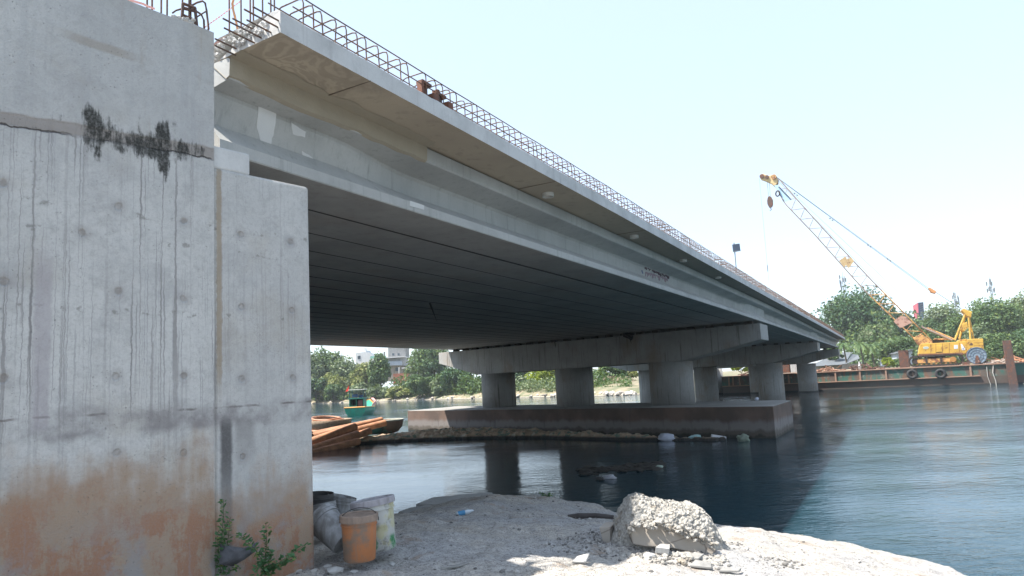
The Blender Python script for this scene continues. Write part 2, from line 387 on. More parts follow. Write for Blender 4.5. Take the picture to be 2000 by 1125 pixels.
mb.prism(q, (0, 0, .2)); recalc(mb.build('bearing_seat', MC_slab, ab, bevel=.02))
mb = MB(); q = [wpt(S1-.45, 4.0, .3), wpt(S1-.06, 4.0, .3), wpt(S1-.06, 4.0, .3)+EP*26, wpt(S1-.45, 4.0, .3)+EP*26]
mb.prism(q, (0, 0, 1.8)); recalc(mb.build('back_wall', MC_slab, ab))

# ------------------------------------------------------------------ deck
dk = empty('bridge_deck', tuple(TA(33, 5.6, 5)), 'long grey concrete road bridge deck on precast girders, exposed rebar along its edge', 'bridge')
def skt(T, t): return T
ZCROSS = lambda da: XF*da
prof_f = [(0, .012), (.012, 0), (.955, 0), (.965, .01), (.965, .12), (.62, .3), (.62, .8), (.9, .9), (-.12, .9), (-.15, .88), (-.15, .72), (-.13, .69), (.29, .62), (.32, .58), (.32, .34), (.0, .125)]
prof_i = [(0, .01), (.01, 0), (.955, 0), (.965, .01), (.965, .12), (.62, .3), (.62, .9), (.32, .9), (.32, .3), (0, .12)]
spans = [(4.09, None, 0), (None, None, 1), (None, None, 2)]
for k in range(3):
    tA = 4.09 if k == 0 else PT[k-1]; tB = PT[k]
    for j in range(NG):
        a0A = interp(EA, tA); a0B = interp(EA, tB)
        mb = MB(); ends = []
        pr = prof_f if j == 0 else prof_i
        for tt, a0, sgn in ((tA, a0A, 1), (tB, a0B, -1)):
            ring = []
            for da, dz in pr:
                a = a0+j*GW+da
                t = tt+SK*(j*GW+(da if j else 0)) + .025*sgn
                ring.append(TA(t, a, interp(ZS, tt)+XF*(j*GW+da)+dz))
            ends.append(ring)
        n = len(pr); fr_ = [0, .03, .055, .065, .075, .085, .095, .105, .115, .13, .2, .3, .4, .5, .6, .7, .8, .88, .9, .92, .94, .97, 1] if j == 0 else [0, 1]; N = len(fr_)-1
        for f in fr_:
            sag = .02*sin(pi*f); e = min(1, max(0, (min(f, 1-f)-.055)/.06)); e = e*e*(3-2*e); rr0 = [ends[0][q].lerp(ends[1][q], f)+Vector((0, 0, sag)) for q in range(n)]
            if j == 0:
                for q, k_ in ((12, .17), (13, .2), (14, .12)): rr0[q] = rr0[q]-UA*(k_*(1-e))
                rr0[12].z += .03*(1-e); rr0[13].z += .03*(1-e)
            mb.v += [tuple(q) for q in rr0]
        for i in range(N):
            mb.f += [(i*n+q, i*n+(q+1) % n, (i+1)*n+(q+1) % n, (i+1)*n+q) for q in range(n)]
        mb.f += [tuple(range(n))[::-1], tuple(range(N*n, N*n+n))]
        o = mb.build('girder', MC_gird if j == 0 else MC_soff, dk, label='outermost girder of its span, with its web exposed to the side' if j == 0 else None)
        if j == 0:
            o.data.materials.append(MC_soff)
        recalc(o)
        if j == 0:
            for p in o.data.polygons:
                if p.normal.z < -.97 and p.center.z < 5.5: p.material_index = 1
MSeamShade = paint('seam_shade_dark', (.06, .055, .05), .9, var=.3)  # dark strips painted for the shade inside the open seams between girders
for j in range(1, NG):
    jw = .012+min(.03, .003*j)
    A = TA(4.09+SK*j*GW+.05, 5.45+j*GW-.007, interp(ZS, 4)+XF*j*GW-.001); B_ = TA(33+SK*j*GW-.05, 5.6+j*GW-.007, interp(ZS, 33)+XF*j*GW-.001); mb = MB(); mb.prism([A-UA*jw, A+UA*jw, B_+UA*jw, B_-UA*jw], (0, 0, .03)); recalc(mb.build('seam_shade_strip', MSeamShade, dk))
# slab
def slab_pts(t):
    a0 = interp(ASL, t); z0 = interp(ZS, t)+.91; aL = interp(EA, t)+NG*GW+.3
    zL = z0+XF*(aL-a0)
    return a0, aL, z0, zL
m = M('overhang_soffit_concrete'); X = m.xyz(); td = m.dot(tuple(DT)); wv = m.noise(1.1, det=3, dist=2.2)
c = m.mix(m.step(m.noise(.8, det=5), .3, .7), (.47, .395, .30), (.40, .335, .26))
rings = m.math('ABSOLUTE', m.sub(m.math('FRACT', m.mul(wv, 7)), .5))
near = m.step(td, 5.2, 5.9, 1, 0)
c = m.mix(m.mul(m.mul(m.step(rings, .12, .4, 1, 0), near), .5), c, (.27, .23, .18))
c = m.mix(m.mul(m.mul(m.step(m.noise(2.2, det=5), .5, .6), near), .4), c, (.32, .27, .21))
c = m.mix(m.mul(m.step(m.noise(6, det=5), .55, .7), .3), c, (.22, .19, .155)); 
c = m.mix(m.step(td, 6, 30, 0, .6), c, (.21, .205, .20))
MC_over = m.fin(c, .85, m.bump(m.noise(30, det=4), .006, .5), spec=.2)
mb = MB(); ts = [4.09+i*.06 for i in range(150)]+[13.2+i*.5 for i in range(153)]; mats = []
for i, t in enumerate(ts):
    a0, aL, z0, zL = slab_pts(t); skn = max(0., 1-(t-4.09)/8)
    def sk(a): return 0 if a < 5.35 else SK*(a-5.35)*skn
    nz = (.016*mnoise.noise(Vector((t*1.6, 1, 0)))+.011*mnoise.noise(Vector((t*6, 5, 0))))
    am = a0+.9
    ring = [(a0+.003*mnoise.noise(Vector((t*9, 2, 0))), z0), (a0, z0+.2+nz), (a0+.03, z0+.225+nz*.8), (a0+.12, z0+.23), (am, z0+.23+XF*.9), (aL, zL+.23), (aL, zL), (am, z0+XF*.9)]
    mb.v += [tuple(TA(t+sk(a), a, z)) for a, z in ring]
n = 8
for i in range(len(ts)-1): mb.f += [(i*n+q, i*n+(q+1) % n, (i+1)*n+(q+1) % n, (i+1)*n+q) for q in range(n)]
mb.f += [tuple(range(n))[::-1], tuple(range((len(ts)-1)*n, len(ts)*n))]
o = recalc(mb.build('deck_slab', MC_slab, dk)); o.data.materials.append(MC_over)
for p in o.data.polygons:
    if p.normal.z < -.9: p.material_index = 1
# formwork joint lines in the overhang soffit
MDark = paint('dark_joint', (.17, .135, .10), .9)
for t in (5.3, 9.8, 14.4, 19, 23.6, 28.2):
    mb = MB(); a0, aL, z0, zL = slab_pts(t); mb.box(TA(t, a0+.36, z0+.001), (.36, .006, .004), (UA, DT, Vector((0, 0, 1)))); mb.build('formwork_joint', MDark, dk)
# plaster strip along girder shoulder, near end
m = M('smeared_mortar'); c = m.mix(m.noise(5, det=5), (.37, .32, .24), (.30, .26, .20)); MMort = m.fin(c, .9, m.bump(m.noise(25, det=5), .012, .7))
mb = MB(); N = 70
for i in range(N+1):
    t = 4.1+3.1*i/N; a = 5.3-.008-.012*abs(mnoise.noise(Vector((t*5, 0, 0))))
    zt_ = 5.955+.0; zb_ = 5.73-.02*mnoise.noise(Vector((t*4, 7, 0)))-.035*mnoise.noise(Vector((t*1.1, 9, 0)))
    inn = .16+.09*mnoise.noise(Vector((t*3.3, 4, 0)))*(1 if t < 6.8 else .3)
    mb.v += [tuple(TA(t, a-inn, zt_-.004)), tuple(TA(t, a-.01, zt_-.03)), tuple(TA(t, a, zb_+.01)), tuple(TA(t, a+.05, zb_-.012)), tuple(TA(t, a+.3, zt_))]
for i in range(N): mb.f += [(i*5+q, i*5+q+1, i*5+q+6, i*5+q+5) for q in range(4)]
recalc(mb.build('mortar_patch', MMort, dk, label='beige mortar smeared over the near shoulder of the outer girder'))
# pale repair patches on the web
MPale = paint('pale_repair_mortar', (.64, .64, .63), .9, var=.1)
def web_patch(pts, nm='repair_patch'):
    A0 = TA(4.2, interp(EA, 4.2)+.12, 5.04+.61); A1 = TA(6, interp(EA, 6)+.12, 5.04+.61); A2 = TA(4.2, interp(EA, 4.2)+.20, 5.04+.34); nv0 = (A1-A0).cross(A2-A0).normalized(); mb = MB()
    if nv0.dot(A0-Vector((0, 0, H))) > 0: nv0 = -nv0
    class PL: d = DT
    q = [Vector((0, 0, H))+ray(x, y)*((A0-Vector((0, 0, H))).dot(nv0)/ray(x, y).dot(nv0)) for x, y in pts]; c0 = sum(q, Vector())/len(q); q2 = []
    for i in range(len(q)):
        a, b = q[i], q[(i+1) % len(q)]
        for k in range(5):
            p = a.lerp(b, k/5); q2.append(p+Vector((0, 0, 1))*(.015*mnoise.noise(p*14))+PL.d*(.012*mnoise.noise(p*17+Vector((5, 5, 5)))))
    nv = nv0*.005
    mb.prism([p-nv*.4 for p in q2], nv); recalc(mb.build(nm, MPale, dk))
web_patch([(505, 203), (540, 212), (537, 245), (528, 288), (512, 285), (502, 250)])
web_patch([(569, 240), (598, 258), (596, 269), (572, 262)])
web_patch([(589, 294), (611, 308), (608, 318), (592, 308)])
# pale painted tag on the flange edge and stroke marks on the web
PF = Plane(TA(4, 5.45-.003), TA(33, 5.6-.003)-TA(4, 5.45-.003))
q = [PF.pick(800, 392), PF.pick(828, 401), PF.pick(828, 410), PF.pick(800, 402)]
mb = MB(); mb.prism(q, UA*-.004); recalc(mb.build('painted_tag', paint('white_tag', (.6, .6, .58), .8, var=.05), dk))
PW = Plane(TA(4, interp(EA, 4)+.315), TA(33, 5.6+.315)-TA(4, 5.45+.315))
def strokes(nm, mat, segs, r=.006):
    for seg in segs:
        mb = MB(); mb.tube([PW.pick(x, y)-UA*.004 for x, y in seg], r, 4); mb.build(nm, mat, dk)
def Z8(x, y): return (1240+x/14.07, 490+y/14.07)
rr = random.Random(3); seg = []
for i, (x, y) in enumerate(((280, 430), (345, 440), (400, 470), (480, 500), (535, 530), (575, 545), (610, 560), (660, 590), (700, 620), (740, 610), (815, 650), (860, 650), (895, 680))):
    seg.append([Z8(x, y), Z8(x+rr.uniform(-6, 6), y+rr.uniform(45, 85))])
    seg.append([Z8(x-12, y+rr.uniform(10, 60)), Z8(x+22, y+rr.uniform(10, 60))])
    if i % 3 == 0: seg.append([Z8(x+30, y+10), Z8(x+30, y+90)])
seg += [[Z8(590, 530), Z8(610, 495), Z8(628, 525)], [Z8(855, 600), Z8(868, 575)], [Z8(345, 630), Z8(350, 650)]]
strokes('painted_lettering', paint('faded_red_paint', (.10, .06, .075), .8), seg, .018)
strokes('painted_lettering', paint('pink_drips', (.36, .27, .31), .8), [[Z8(x, 560+.32*(x-280)+rr.uniform(-20, 20)), Z8(x+4, 640+.3*(x-280)+rr.uniform(-40, 60))] for x in range(290, 900, 26)], .013)
strokes('painted_lettering', paint('blue_paint', (.08, .12, .3), .8), [[Z8(180, 340), Z8(180, 400)], [Z8(185, 545), Z8(205, 555), Z8(190, 575)], [Z8(200, 600), Z8(222, 610)]], .015)
# drain pipes
MPvc = paint('sunlit_pvc', (.6, .6, .57), .5, var=.1)  # pale pipe tone stands for sun falling on the drain holes' inner walls
for px, py in ((1071, 390), (1239, 467), (1335, 515), (1403, 547.5)):
    a = 5.02; PLn = Plane(TA(4, a), TA(60, a+.45)-TA(4, a)); p = PLn.pick(px, py); t = p.dot(DT); aa = p.dot(UA); z = interp(ZS, t)+.91
    mb = MB(); mb.lathe([(.085, -.06), (.1, -.06), (.1, .02), (.085, .02), (.085, -.06)], TA(t, aa, z), n=20, cap=False); mb.build('drain_pipe', MPvc, dk, smooth=False)
    mb = MB(); mb.lathe([(.001, -.001), (.084, -.001)], TA(t, aa, z-.002), n=20, cap=False); mb.build('drain_mouth', paint('dim_drain', (.35, .3, .24), .9), dk)

# rebar cage along the edge
MRb = paint('rusty_rebar', (.12, .085, .07), .75, .5, (.10, .05, .03), 8, metal=.3)
cage = None
mb = MB(); tt = [4.3+i*.5 for i in range(168)]
def slab_top(t): a0, aL, z0, zL = slab_pts(t); return a0, z0+.22
for da, dz in ((.07, .30), (.07, .15), (.40, .30), (.40, .15)):
    pts = []
    for t in tt:
        a0, z0 = slab_top(t); pts.append(TA(t, a0+da+.01*mnoise.noise(Vector((t, da*9, 0))), z0+dz+.008*mnoise.noise(Vector((t*1.5, 0, dz*9)))))
    mb.tube(pts, .0075, 5)
cage = mb.build('rebar_cage', MRb, dk)
def hoop(mb, t, n=6):
    a0, z0 = slab_top(t); hh = .30+.05*mnoise.noise(Vector((t*7, 0, 3))); ln = .07*mnoise.noise(Vector((t*9, 0, 0)))
    pts = [(a0+.06, -.03), (a0+.06, hh-.06), (a0+.075, hh-.015), (a0+.12, hh), (a0+.36, hh), (a0+.405, hh-.015), (a0+.42, hh-.06), (a0+.42, -.03)]
    mb.tube([TA(t+ln*(1 if z > 0 else 0), a, z0+z) for a, z in pts], .0075, n)
t = 4.42; hs = []
while t < 88: hs.append(t); t += .17*rnd.uniform(.7, 1.35) if rnd.random() < .95 else .33
for t in hs[:100]:
    mb = MB(); hoop(mb, t); mb.build('stirrup', MRb, cage)
mb = MB()
for t in hs[100:]: hoop(mb, t, 4)
mb.build('stirrup_row', MRb, cage, kind='stuff')
# bars sticking out of the near slab end and starter bars behind
def bar(mb, p, q, r=.008): mb.tube([p, q], r, 6)
m4 = Plane(TA(4.05, 4.58), UA)
for (x0, y0, x1, y1) in ((1405, 95, 1735, 290), (1150, 230, 1540, 410), (1250, 215, 1450, 310), (1435, 220, 1655, 350), (1160, 310, 1465, 470), (1500, 70, 1745, 215), (1050, 440, 1250, 535), (1050, 525, 1245, 610)):
    p1 = m4.pick(240+x1/5.882, y1/5.882); v0 = ray(240+x0/5.882, y0/5.882)
    # bar leaves the slab end parallel to the deck
    best = min((abs(((p1-DT*L-Vector((0, 0, H))).normalized()-v0.normalized()).length), L) for L in [k*.02 for k in range(1, 60)])
    mb = MB(); bar(mb, p1+DT*.05, p1-DT*best[1]); mb.build('projecting_bar', MRb, dk)
for (px, y0, y1) in ((471, -60, 60), (489, -60, 52), (495, -60, 48), (513, -60, 35), (529, -60, 26), (536, -60, 22), (448, 0, 75)):
    PLb = Plane(TA(4.35, 4.7), UA); b = PLb.pick(px, y1)
    mb = MB(); bar(mb, b-Vector((0, 0, .15)), b+Vector((0, 0, .9)), .008); mb.build('starter_bar', MRb, dk)
# broken concrete on the slab end
mb = MB(); rn = random.Random(5)
for i in range(90):
    a = rn.uniform(4.75, 5.75); z = 5.97+rn.uniform(.03, .17)
    mb.stone(TA(4.09-rn.uniform(-.01, .02)+(SK*max(0, a-5.35)), a, z), (.02, .02, .016), rn)
mb.build('broken_edge', MC_slab, dk, label='crumbled concrete on the near end of the slab')
# anchor brackets on the slab edge
for px, py, sc in ((829, 163, 1.), (858, 180, .8)):
    PLe = Plane(TA(4, 4.7), TA(12, 4.75)-TA(4, 4.7)); c0 = PLe.pick(px, py); t0 = c0.dot(DT); a0, z0 = slab_top(t0); mb = MB()
    for k in range(4): mb.box(TA(t0+.05*k-.1, a0+.1+.02*k, z0+.12+.03*(k % 2)), (.022, .035, .075*sc), (DT, UA, Vector((0, 0, 1))))
    mb.box(TA(t0, a0+.12, z0+.19*sc), (.09, .05, .018), (DT, UA, Vector((0, 0, 1)))); mb.box(TA(t0+.14, a0+.1, z0+.05), (.05, .06, .05), (DT, UA, Vector((0, 0, 1))))
    mb.build('rusty_bracket', paint('rusty_steel', (.085, .055, .045), .8, .8, sc=6), dk)

# ------------------------------------------------------------------ piers
def pier(k, cols, a0, a1, label, cap=False):
    T = PT[k]; tc = lambda a: T+SK*(a-a0)
    pr = empty('bridge_pier', tuple(TA(tc(cols[1][1]), cols[1][1], 0)), label, 'bridge pier', 'piers under the bridge')
    ztop = lambda a: interp(ZS, T)+XF*(a-interp(EA, T))-.15
    L = (a1-a0)
    prof = [(a0, ztop(a0)), (a0, ztop(a0)-.72), (a0+3.9, 3.45), (a1-3.9, 3.45), (a1, ztop(a1)-.75), (a1, ztop(a1))]
    mb = MB(); mb.prism([TA(tc(a)-.95, a, z) for a, z in prof], DT*1.9); recalc(mb.build('crossbeam', MC_pier, pr, bevel=.02))
    for (t, a) in cols:
        mb = MB(); z0 = 1.28 if cap else -1
        mb.lathe([(1.1, z0), (1.1, 3.452)], TA(t, a, 0), n=48); o = mb.build('column', MC_pier, pr, smooth=False)
        for p in o.data.polygons: p.use_smooth = abs(p.normal.z) < .5
        if not cap:
            mb = MB(); mb.lathe([(1.14, -1), (1.14, .14), (1.05, .16)], TA(t, a, 0), n=32); mb.build('column_collar', paint('wet_black_concrete', (.05, .048, .042), .6), pr)
    for j in range(0, NG):
        a = interp(EA, T)+j*GW+.47; t = tc(a)
        mb = MB(); mb.box(TA(t-.55, a, ztop(a)+.065), (.16, .17, .075), (DT, UA, Vector((0, 0, 1))))
        mb.build('bearing_block', paint('bearing_rubber', (.09, .08, .07), .8) if j == 0 and k == 0 else bpy.data.materials['bearing_rubber'], pr)
    return pr
p1 = pier(0, [(34.45, 10.45), (36.4, 16.8), (38.3, 23.1)], 5.5, 28.2, 'nearest grey concrete pier, three round columns standing on a stained pile cap', True)
pier(1, [(64.5, 10.6), (66.8, 16.9), (68.8, 23.2)], 6.25, 28.9, 'second concrete pier, between the nearest one and the farthest, columns straight out of the water')
pier(2, [(90.5, 10.6), (93.5, 16.9), (96.6, 23.2)], 6.7, 29.3, 'farthest concrete pier, beside the rusty barge')
fl = onz(797, 840.5); fr = onz(1515.7, 856.5); sd = DT*5.93
CZ = 1.3
q = [fr, fr+DT*5.1, fr+DT*5.93+(fl-fr).normalized()*.0+UA*.55, fl+sd, fl]
q = [Vector((p.x, p.y, -.8)) for p in q]
mb = MB()
top = [p+Vector((0, 0, .8+CZ)) for p in q]; n = len(q); mb.v = [tuple(p) for p in q+top]
mb.f = [tuple(range(n))[::-1], tuple(range(n, 2*n))]+[(i, (i+1) % n, (i+1) % n+n, i+n) for i in range(n)]
o = recalc(mb.build('pile_cap', MC_cap, p1, bevel=.03)); o.data.materials.append(MC_capside)
for p in o.data.polygons:
    if abs(p.normal.z) < .5: p.material_index = 1
# debris on the cap top
rn = random.Random(11)
# hanging tarp rags on pier 1
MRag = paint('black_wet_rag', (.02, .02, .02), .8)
PCf = Plane(TA(33-.95, 5.5), TA(33-.95+SK*10, 15.5)-TA(33-.95, 5.5))
for x0, y0, x1, y1, wd in ((1228, 652, 1244, 708, .05), (1236, 652, 1240, 700, .04), (1222, 650, 1236, 662, .25), (1084, 668, 1091, 718, .04)):
    a = PCf.pick(x0, y0, -.02); b = PCf.pick(x1, y1, -.02); mb = MB(); mid = a.lerp(b, .5)+Vector((.03, 0, 0)); mb.tube([a, mid, b], wd, 5, wd*.4); mb.build('hanging_rag', MRag, p1)
a = PCf.pick(840, 590, -9); 
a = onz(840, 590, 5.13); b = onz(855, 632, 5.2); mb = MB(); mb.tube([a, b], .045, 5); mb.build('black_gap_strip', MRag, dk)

# ------------------------------------------------------------------ water
m = M('river_water'); X = m.xyz()
P2 = m.scale(m.P, (1, 1, 0))
wr = m.noise(.9, P2, det=2, ro=.5); w1 = m.noise(3.4, m.scale(m.P, (.7, 1.4, 0)), det=4, ro=.6, dist=.3); w3 = m.noise(11, P2, det=3, ro=.6)
calm = m.step(m.noise(.09, m.scale(m.P, (.6, 1.6, 0)), det=3), .36, .64, .3, 1.15)
sun_side = m.dot(tuple(UA)); open_ = m.step(sun_side, 2., 9., 1., .3); far = m.step(X[1], 25, 70, 0, .7); lit = m.math('MAXIMUM', open_, far)
h = m.add(m.mul(wr, .5), m.add(m.mul(w1, .32), m.mul(w3, .10)))
h = m.mul(h, m.mul(calm, lit))
nb = m.bump(h, .1, 1.)
c = m.mix(m.step(m.noise(.05, P2, det=3), .35, .65), (.008, .033, .048), (.011, .040, .052))
MWat = m.fin(c, .06, nb, spec=.5, IOR=1.33)
mb = MB(); mb.v = [(-1000, -260, 0), (1000, -260, 0), (1400, 1400, 0), (-1400, 1400, 0)]; mb.f = [(0, 1, 2, 3)]
mb.build('river_water', MWat, kind='structure')

# ------------------------------------------------------------------ near bank
SH = [(-26, 31), (-17, 22), (-9, 15.6), (-5.4, 13.2), (-3.9, 12.9), (-2.9, 13.3), (-2.35, 14.1), (-1.8, 14.9), (-.7, 15.2), (.4, 14.8), (1.6, 14.0), (1.9, 12.9), (2.2, 12.1), (2.7, 11.6), (3.4, 11.2), (4.2, 10.5), (4.75, 9.6), (5.1, 8.6), (5.2, 7.4), (5.3, 5.8), (5.4, 3), (6.5, -2), (9, -9)]
def shore_d(x, y):
    P = np.stack([x, y], -1); best = np.full(x.shape, 1e9); sg = np.ones(x.shape)
    for (a, b), (c2, d2) in zip(SH, SH[1:]):
        A = np.array([a, b]); D = np.array([c2-a, d2-b]); L = D@D
        k = np.clip(((P-A)@D)/L, 0, 1); q = P-(A+k[..., None]*D); dd = np.hypot(q[..., 0], q[..., 1])
        cr_ = D[0]*(P[..., 1]-A[1])-D[1]*(P[..., 0]-A[0]); u = dd < best
        best = np.where(u, dd, best); sg = np.where(u, np.where(cr_ < 0, 1, -1), sg)
    return best*sg
def gz_base(x, y):
    d = shore_d(x, y)
    up = np.clip((d+.1)/.35, 0, 1); up = up*up*(3-2*up)
    dd = np.maximum(d-.2, 0); z = -.5+.8*up+.93*np.tanh(dd*.235)
    mound = .05*np.exp(-(((x-1.5)/1.0)**2+((y-7.2)/.6)**2)) + .05*np.exp(-(((x+1.2)/1.)**2+((y-7.6)/.7)**2))
    return z+mound, d
def nz3(x, y):
    return .05*mnoise.noise(Vector((x*.9, y*.9, 0)))+.03*mnoise.noise(Vector((x*2.7, y*2.7, 4)))+.026*mnoise.noise(Vector((x*6, y*6, 8)))+.018*abs(mnoise.noise(Vector((x*15, y*15, 2))))
def gz(x, y):
    z, d = gz_base(np.array([float(x)]), np.array([float(y)])); return float(z[0])+nz3(x, y)*min(1, max(0, float(d[0])*1.5+.5))
xs = np.arange(-7, 6.2, .05); ys = np.arange(1.5, 16.4, .05); Xg, Yg = np.meshgrid(xs, ys); Zg, Dg = gz_base(Xg, Yg)
shn = np.array([[mnoise.noise(Vector((a*1.7, b*1.7, 20))) for a in xs] for b in ys])
Zg, Dg = gz_base(Xg+.12*shn, Yg+.12*shn[::-1, :])
NZ = np.array([[nz3(a, b) for a in xs] for b in ys]); Zg = Zg+NZ*np.clip(Dg*1.5+.5, 0, 1)
idx = -np.ones(Xg.shape, int); keep = Dg > -.5
idx[keep] = np.arange(keep.sum()); V = np.stack([Xg[keep], Yg[keep], Zg[keep]], -1)
ok = keep[:-1, :-1] & keep[1:, :-1] & keep[:-1, 1:] & keep[1:, 1:]
Fq = np.stack([idx[:-1, :-1][ok], idx[:-1, 1:][ok], idx[1:, 1:][ok], idx[1:, :-1][ok]], -1)
me = bpy.data.meshes.new('river_bank'); me.from_pydata(V.tolist(), [], Fq.tolist()); me.update()
m = M('gritty_bank_soil'); X = m.xyz(); n1 = m.noise(.8, det=5, ro=.6); n2 = m.noise(5, det=5, ro=.65); n3 = m.noise(26, det=6, ro=.72); g = m.vor(95, out='Color'); gl = m.vor(95)
c = m.mix(m.step(n1, .38, .62), (.44, .43, .42), (.54, .495, .43))
c = m.mix(m.mul(m.step(n2, .46, .66), .5), c, (.25, .235, .22)); c = m.mix(m.mul(m.step(n3, .47, .62), .6), c, (.17, .16, .155))
c = m.mix(m.mul(m.step(m.noise(70, det=4, ro=.75), .54, .66), .5), c, (.10, .095, .09)); c = m.mix(m.mul(m.step(m.noise(11, det=5, ro=.7), .55, .64), .6), c, (.54, .52, .49))
q = m.n('ShaderNodeSeparateColor'); m.put(q.inputs[0], g); gv = q.outputs[0]
c = m.mix(m.mul(m.step(gv, .72, .85), .5), c, (.46, .45, .43)); c = m.mix(m.mul(m.step(gv, .22, .12), .5), c, (.14, .13, .125))
c = m.mix(m.mul(m.step(m.noise(2.2, det=5), .58, .68), .5), c, (.30, .21, .14))
c = m.mix(m.step(m.add(X[2], m.mul(m.sub(n2, .5), .25)), .02, .2, 1, 0), c, (.045, .04, .03))
h = m.add(m.mul(n3, .8), m.add(m.mul(n2, .6), m.mul(gl, -.5)))
MBank = m.fin(c, .93, m.bump(h, .03, .8), spec=.15)
link('river_bank', me, MBank, smooth=True, kind='structure')
# rest of the site behind and beside the camera
mb = MB(); mb.v = [(-7, 1.6, 1.2), (4.6, 1.6, .95), (8.5, -9, .9), (-14, -9, 1.3)]; mb.f = [(0, 1, 2, 3)]
mb.build('construction_yard', MBank, kind='structure')
mb = MB(); a = wpt(S1-.5, 0, TH); b = wpt(S1-11, 0, TH); mb.prism([a, b, b+Vector((-25, 6, 0)), a+EP*26], (0, 0, 5.55)); recalc(mb.build('approach_embankment', MBank, kind='structure'))
# gravel
rn = random.Random(2); mb = MB()
def in_bank(x, y): return float(shore_d(np.array([x]), np.array([y]))[0])
cnt = 0
while cnt < 4200:
    y = 4.6+10*rn.random()**1.3; x = rn.uniform(-.45*y-.3, .5*y)
    d = in_bank(x, y)
    if d < .15 or (x-wpt(S2, 0).x < 0 and WN.dot(Vector((x, y, 0))) > WP.c): continue
    if mnoise.noise(Vector((x*.8, y*.8, 3))) < rn.uniform(-.5, .35): continue
    s = rn.uniform(.003, .009)*(1+(rn.random() < .08)*rn.uniform(1, 3)); mb.stone((x, y, gz(x, y)+s*.1), (s*1.3, s, s*.7), rn, 1); cnt += 1
for i in range(1500):
    an = rn.uniform(0, 6.3); rr_ = .3+.75*rn.random(); x = 1.55+rr_*1.25*cos(an); y = 7.3+rr_*.8*sin(an)
    s = rn.uniform(.005, .016)*(1+(rn.random() < .05)); mb.stone((x, y, gz(x, y)+s*.2), (s*1.2, s, s*.8), rn, 1)
m = M('loose_gravel'); q = m.n('ShaderNodeNewGeometry'); ri = q.outputs['Random Per Island']
MGrav = m.fin(m.mix(ri, (.11, .105, .10), (.42, .40, .37)), .9, m.bump(m.noise(90, det=3), .003, .6), spec=.2)
mb.build('gravel', MGrav, kind='stuff', label='loose grey gravel scattered over the bank', cat='gravel')

# ------------------------------------------------------------------ concrete lump
m = M('rough_broken_concrete'); n1 = m.noise(7, det=6, ro=.7); n2 = m.noise(28, det=6, ro=.72); v = m.vor(30)
c = m.mix(m.step(n1, .35, .65), (.50, .475, .43), (.38, .36, .325)); c = m.mix(m.mul(m.step(m.noise(3, det=4), .6, .68), .4), c, (.30, .22, .13)); c = m.mix(m.step(n2, .5, .7, 0, .5), c, (.14, .13, .12))
MRock = m.fin(c, .95, m.bump(m.add(n2, m.mul(v, -.8)), .035, 1.), spec=.15)
rx, ry = 1.55, 7.6
rk = empty('concrete_lump', (rx, ry, .95), 'large broken concrete lump with a rough crust and one smooth beige face, in the sun', 'rubble')
mb = MB(); nx, ny = 240, 150
prof = [(1165, 1078), (1183, 1060), (1196, 1025), (1212, 990), (1228, 963), (1245, 959), (1262, 966), (1290, 976), (1318, 975), (1345, 977), (1366, 986), (1382, 1008), (1392, 1035), (1408, 1052), (1425, 1070), (1445, 1082)]
pw = [aty(x, y, 7.6) for x, y in prof]; PR = [(p.x, p.z) for p in pw]; x0, x1 = PR[0][0], PR[-1][0]
for j in range(ny):
    for i in range(nx):
        x = x0+(x1-x0)*i/(nx-1); v_ = -1+2*j/(ny-1); hh = max(0, interp(PR, x)-.6); y = 7.6+.6*v_*(1-.25*abs((i/(nx-1))*2-1))
        k = max(0, 1-abs(v_)**2.6)**.75 if v_ > 0 else max(0, 1-abs(v_)**3.2)**.8
        e = min(1, i/10, (nx-1-i)/10)
        p = Vector((x, y, 0))
        z = .57+hh*k + e*k*(.03*mnoise.noise(p*5)+.025*mnoise.noise(p*12)+.022*mnoise.noise(p*27)+.02*mnoise.noise(p*55)) - .12*(1-k)
        q3 = Vector((x*14, y*14, z*14)); dx = .018*mnoise.noise(q3)+.014*mnoise.noise(q3*2.6); dy = .03*mnoise.noise(q3+Vector((9, 0, 3)))+.02*mnoise.noise(q3*2.3+Vector((1, 5, 3)))
        mb.v.append((x+dx*e, y+dy*k-.1*k*k*(v_ < 0), z))
for j in range(ny-1):
    for i in range(nx-1): a = j*nx+i; mb.f.append((a, a+1, a+nx+1, a+nx))
rn = random.Random(77); fe = [aty(x, y, 6.98) for x, y in ((1226, 1036), (1250, 1027), (1284, 1026), (1318, 1035), (1350, 1045), (1372, 1054), (1404, 1074))]
for a, b in zip(fe, fe[1:]):
    for k in range(22):
        p = a.lerp(b, rn.random())+Vector((rn.gauss(0, .01), .1+rn.uniform(-.13, .03), rn.gauss(.015, .02))); q_ = rn.uniform(.012, .035); mb.stone(p, (q_*1.3, q_, q_*.8), rn, 1)
for k in range(160):
    p = aty(rn.uniform(1205, 1410), 1080, 7.0); x_ = p.x; q_ = rn.uniform(.01, .035); mb.stone((x_, 6.9-abs(rn.gauss(0, .12)), gz(x_, 6.85)+q_*.3), (q_*1.3, q_, q_*.8), rn, 1)
mb.build('rough_crust', MRock, rk)
q = [aty(x, y, 7.0) for x, y in ((1229, 1034), (1250, 1026), (1284, 1027), (1318, 1037), (1350, 1047), (1372, 1056), (1402, 1075), (1394, 1085), (1365, 1083), (1318, 1074), (1262, 1070), (1238, 1066))]
q2 = [p+Vector((0, .25*(p.z-.8), 0)) for p in q]
mb = MB(); mb.prism(q2, (0, .2, 0)); m = M('smooth_beige_concrete'); ck = m.vor(2.2, None, 'DISTANCE_TO_EDGE')
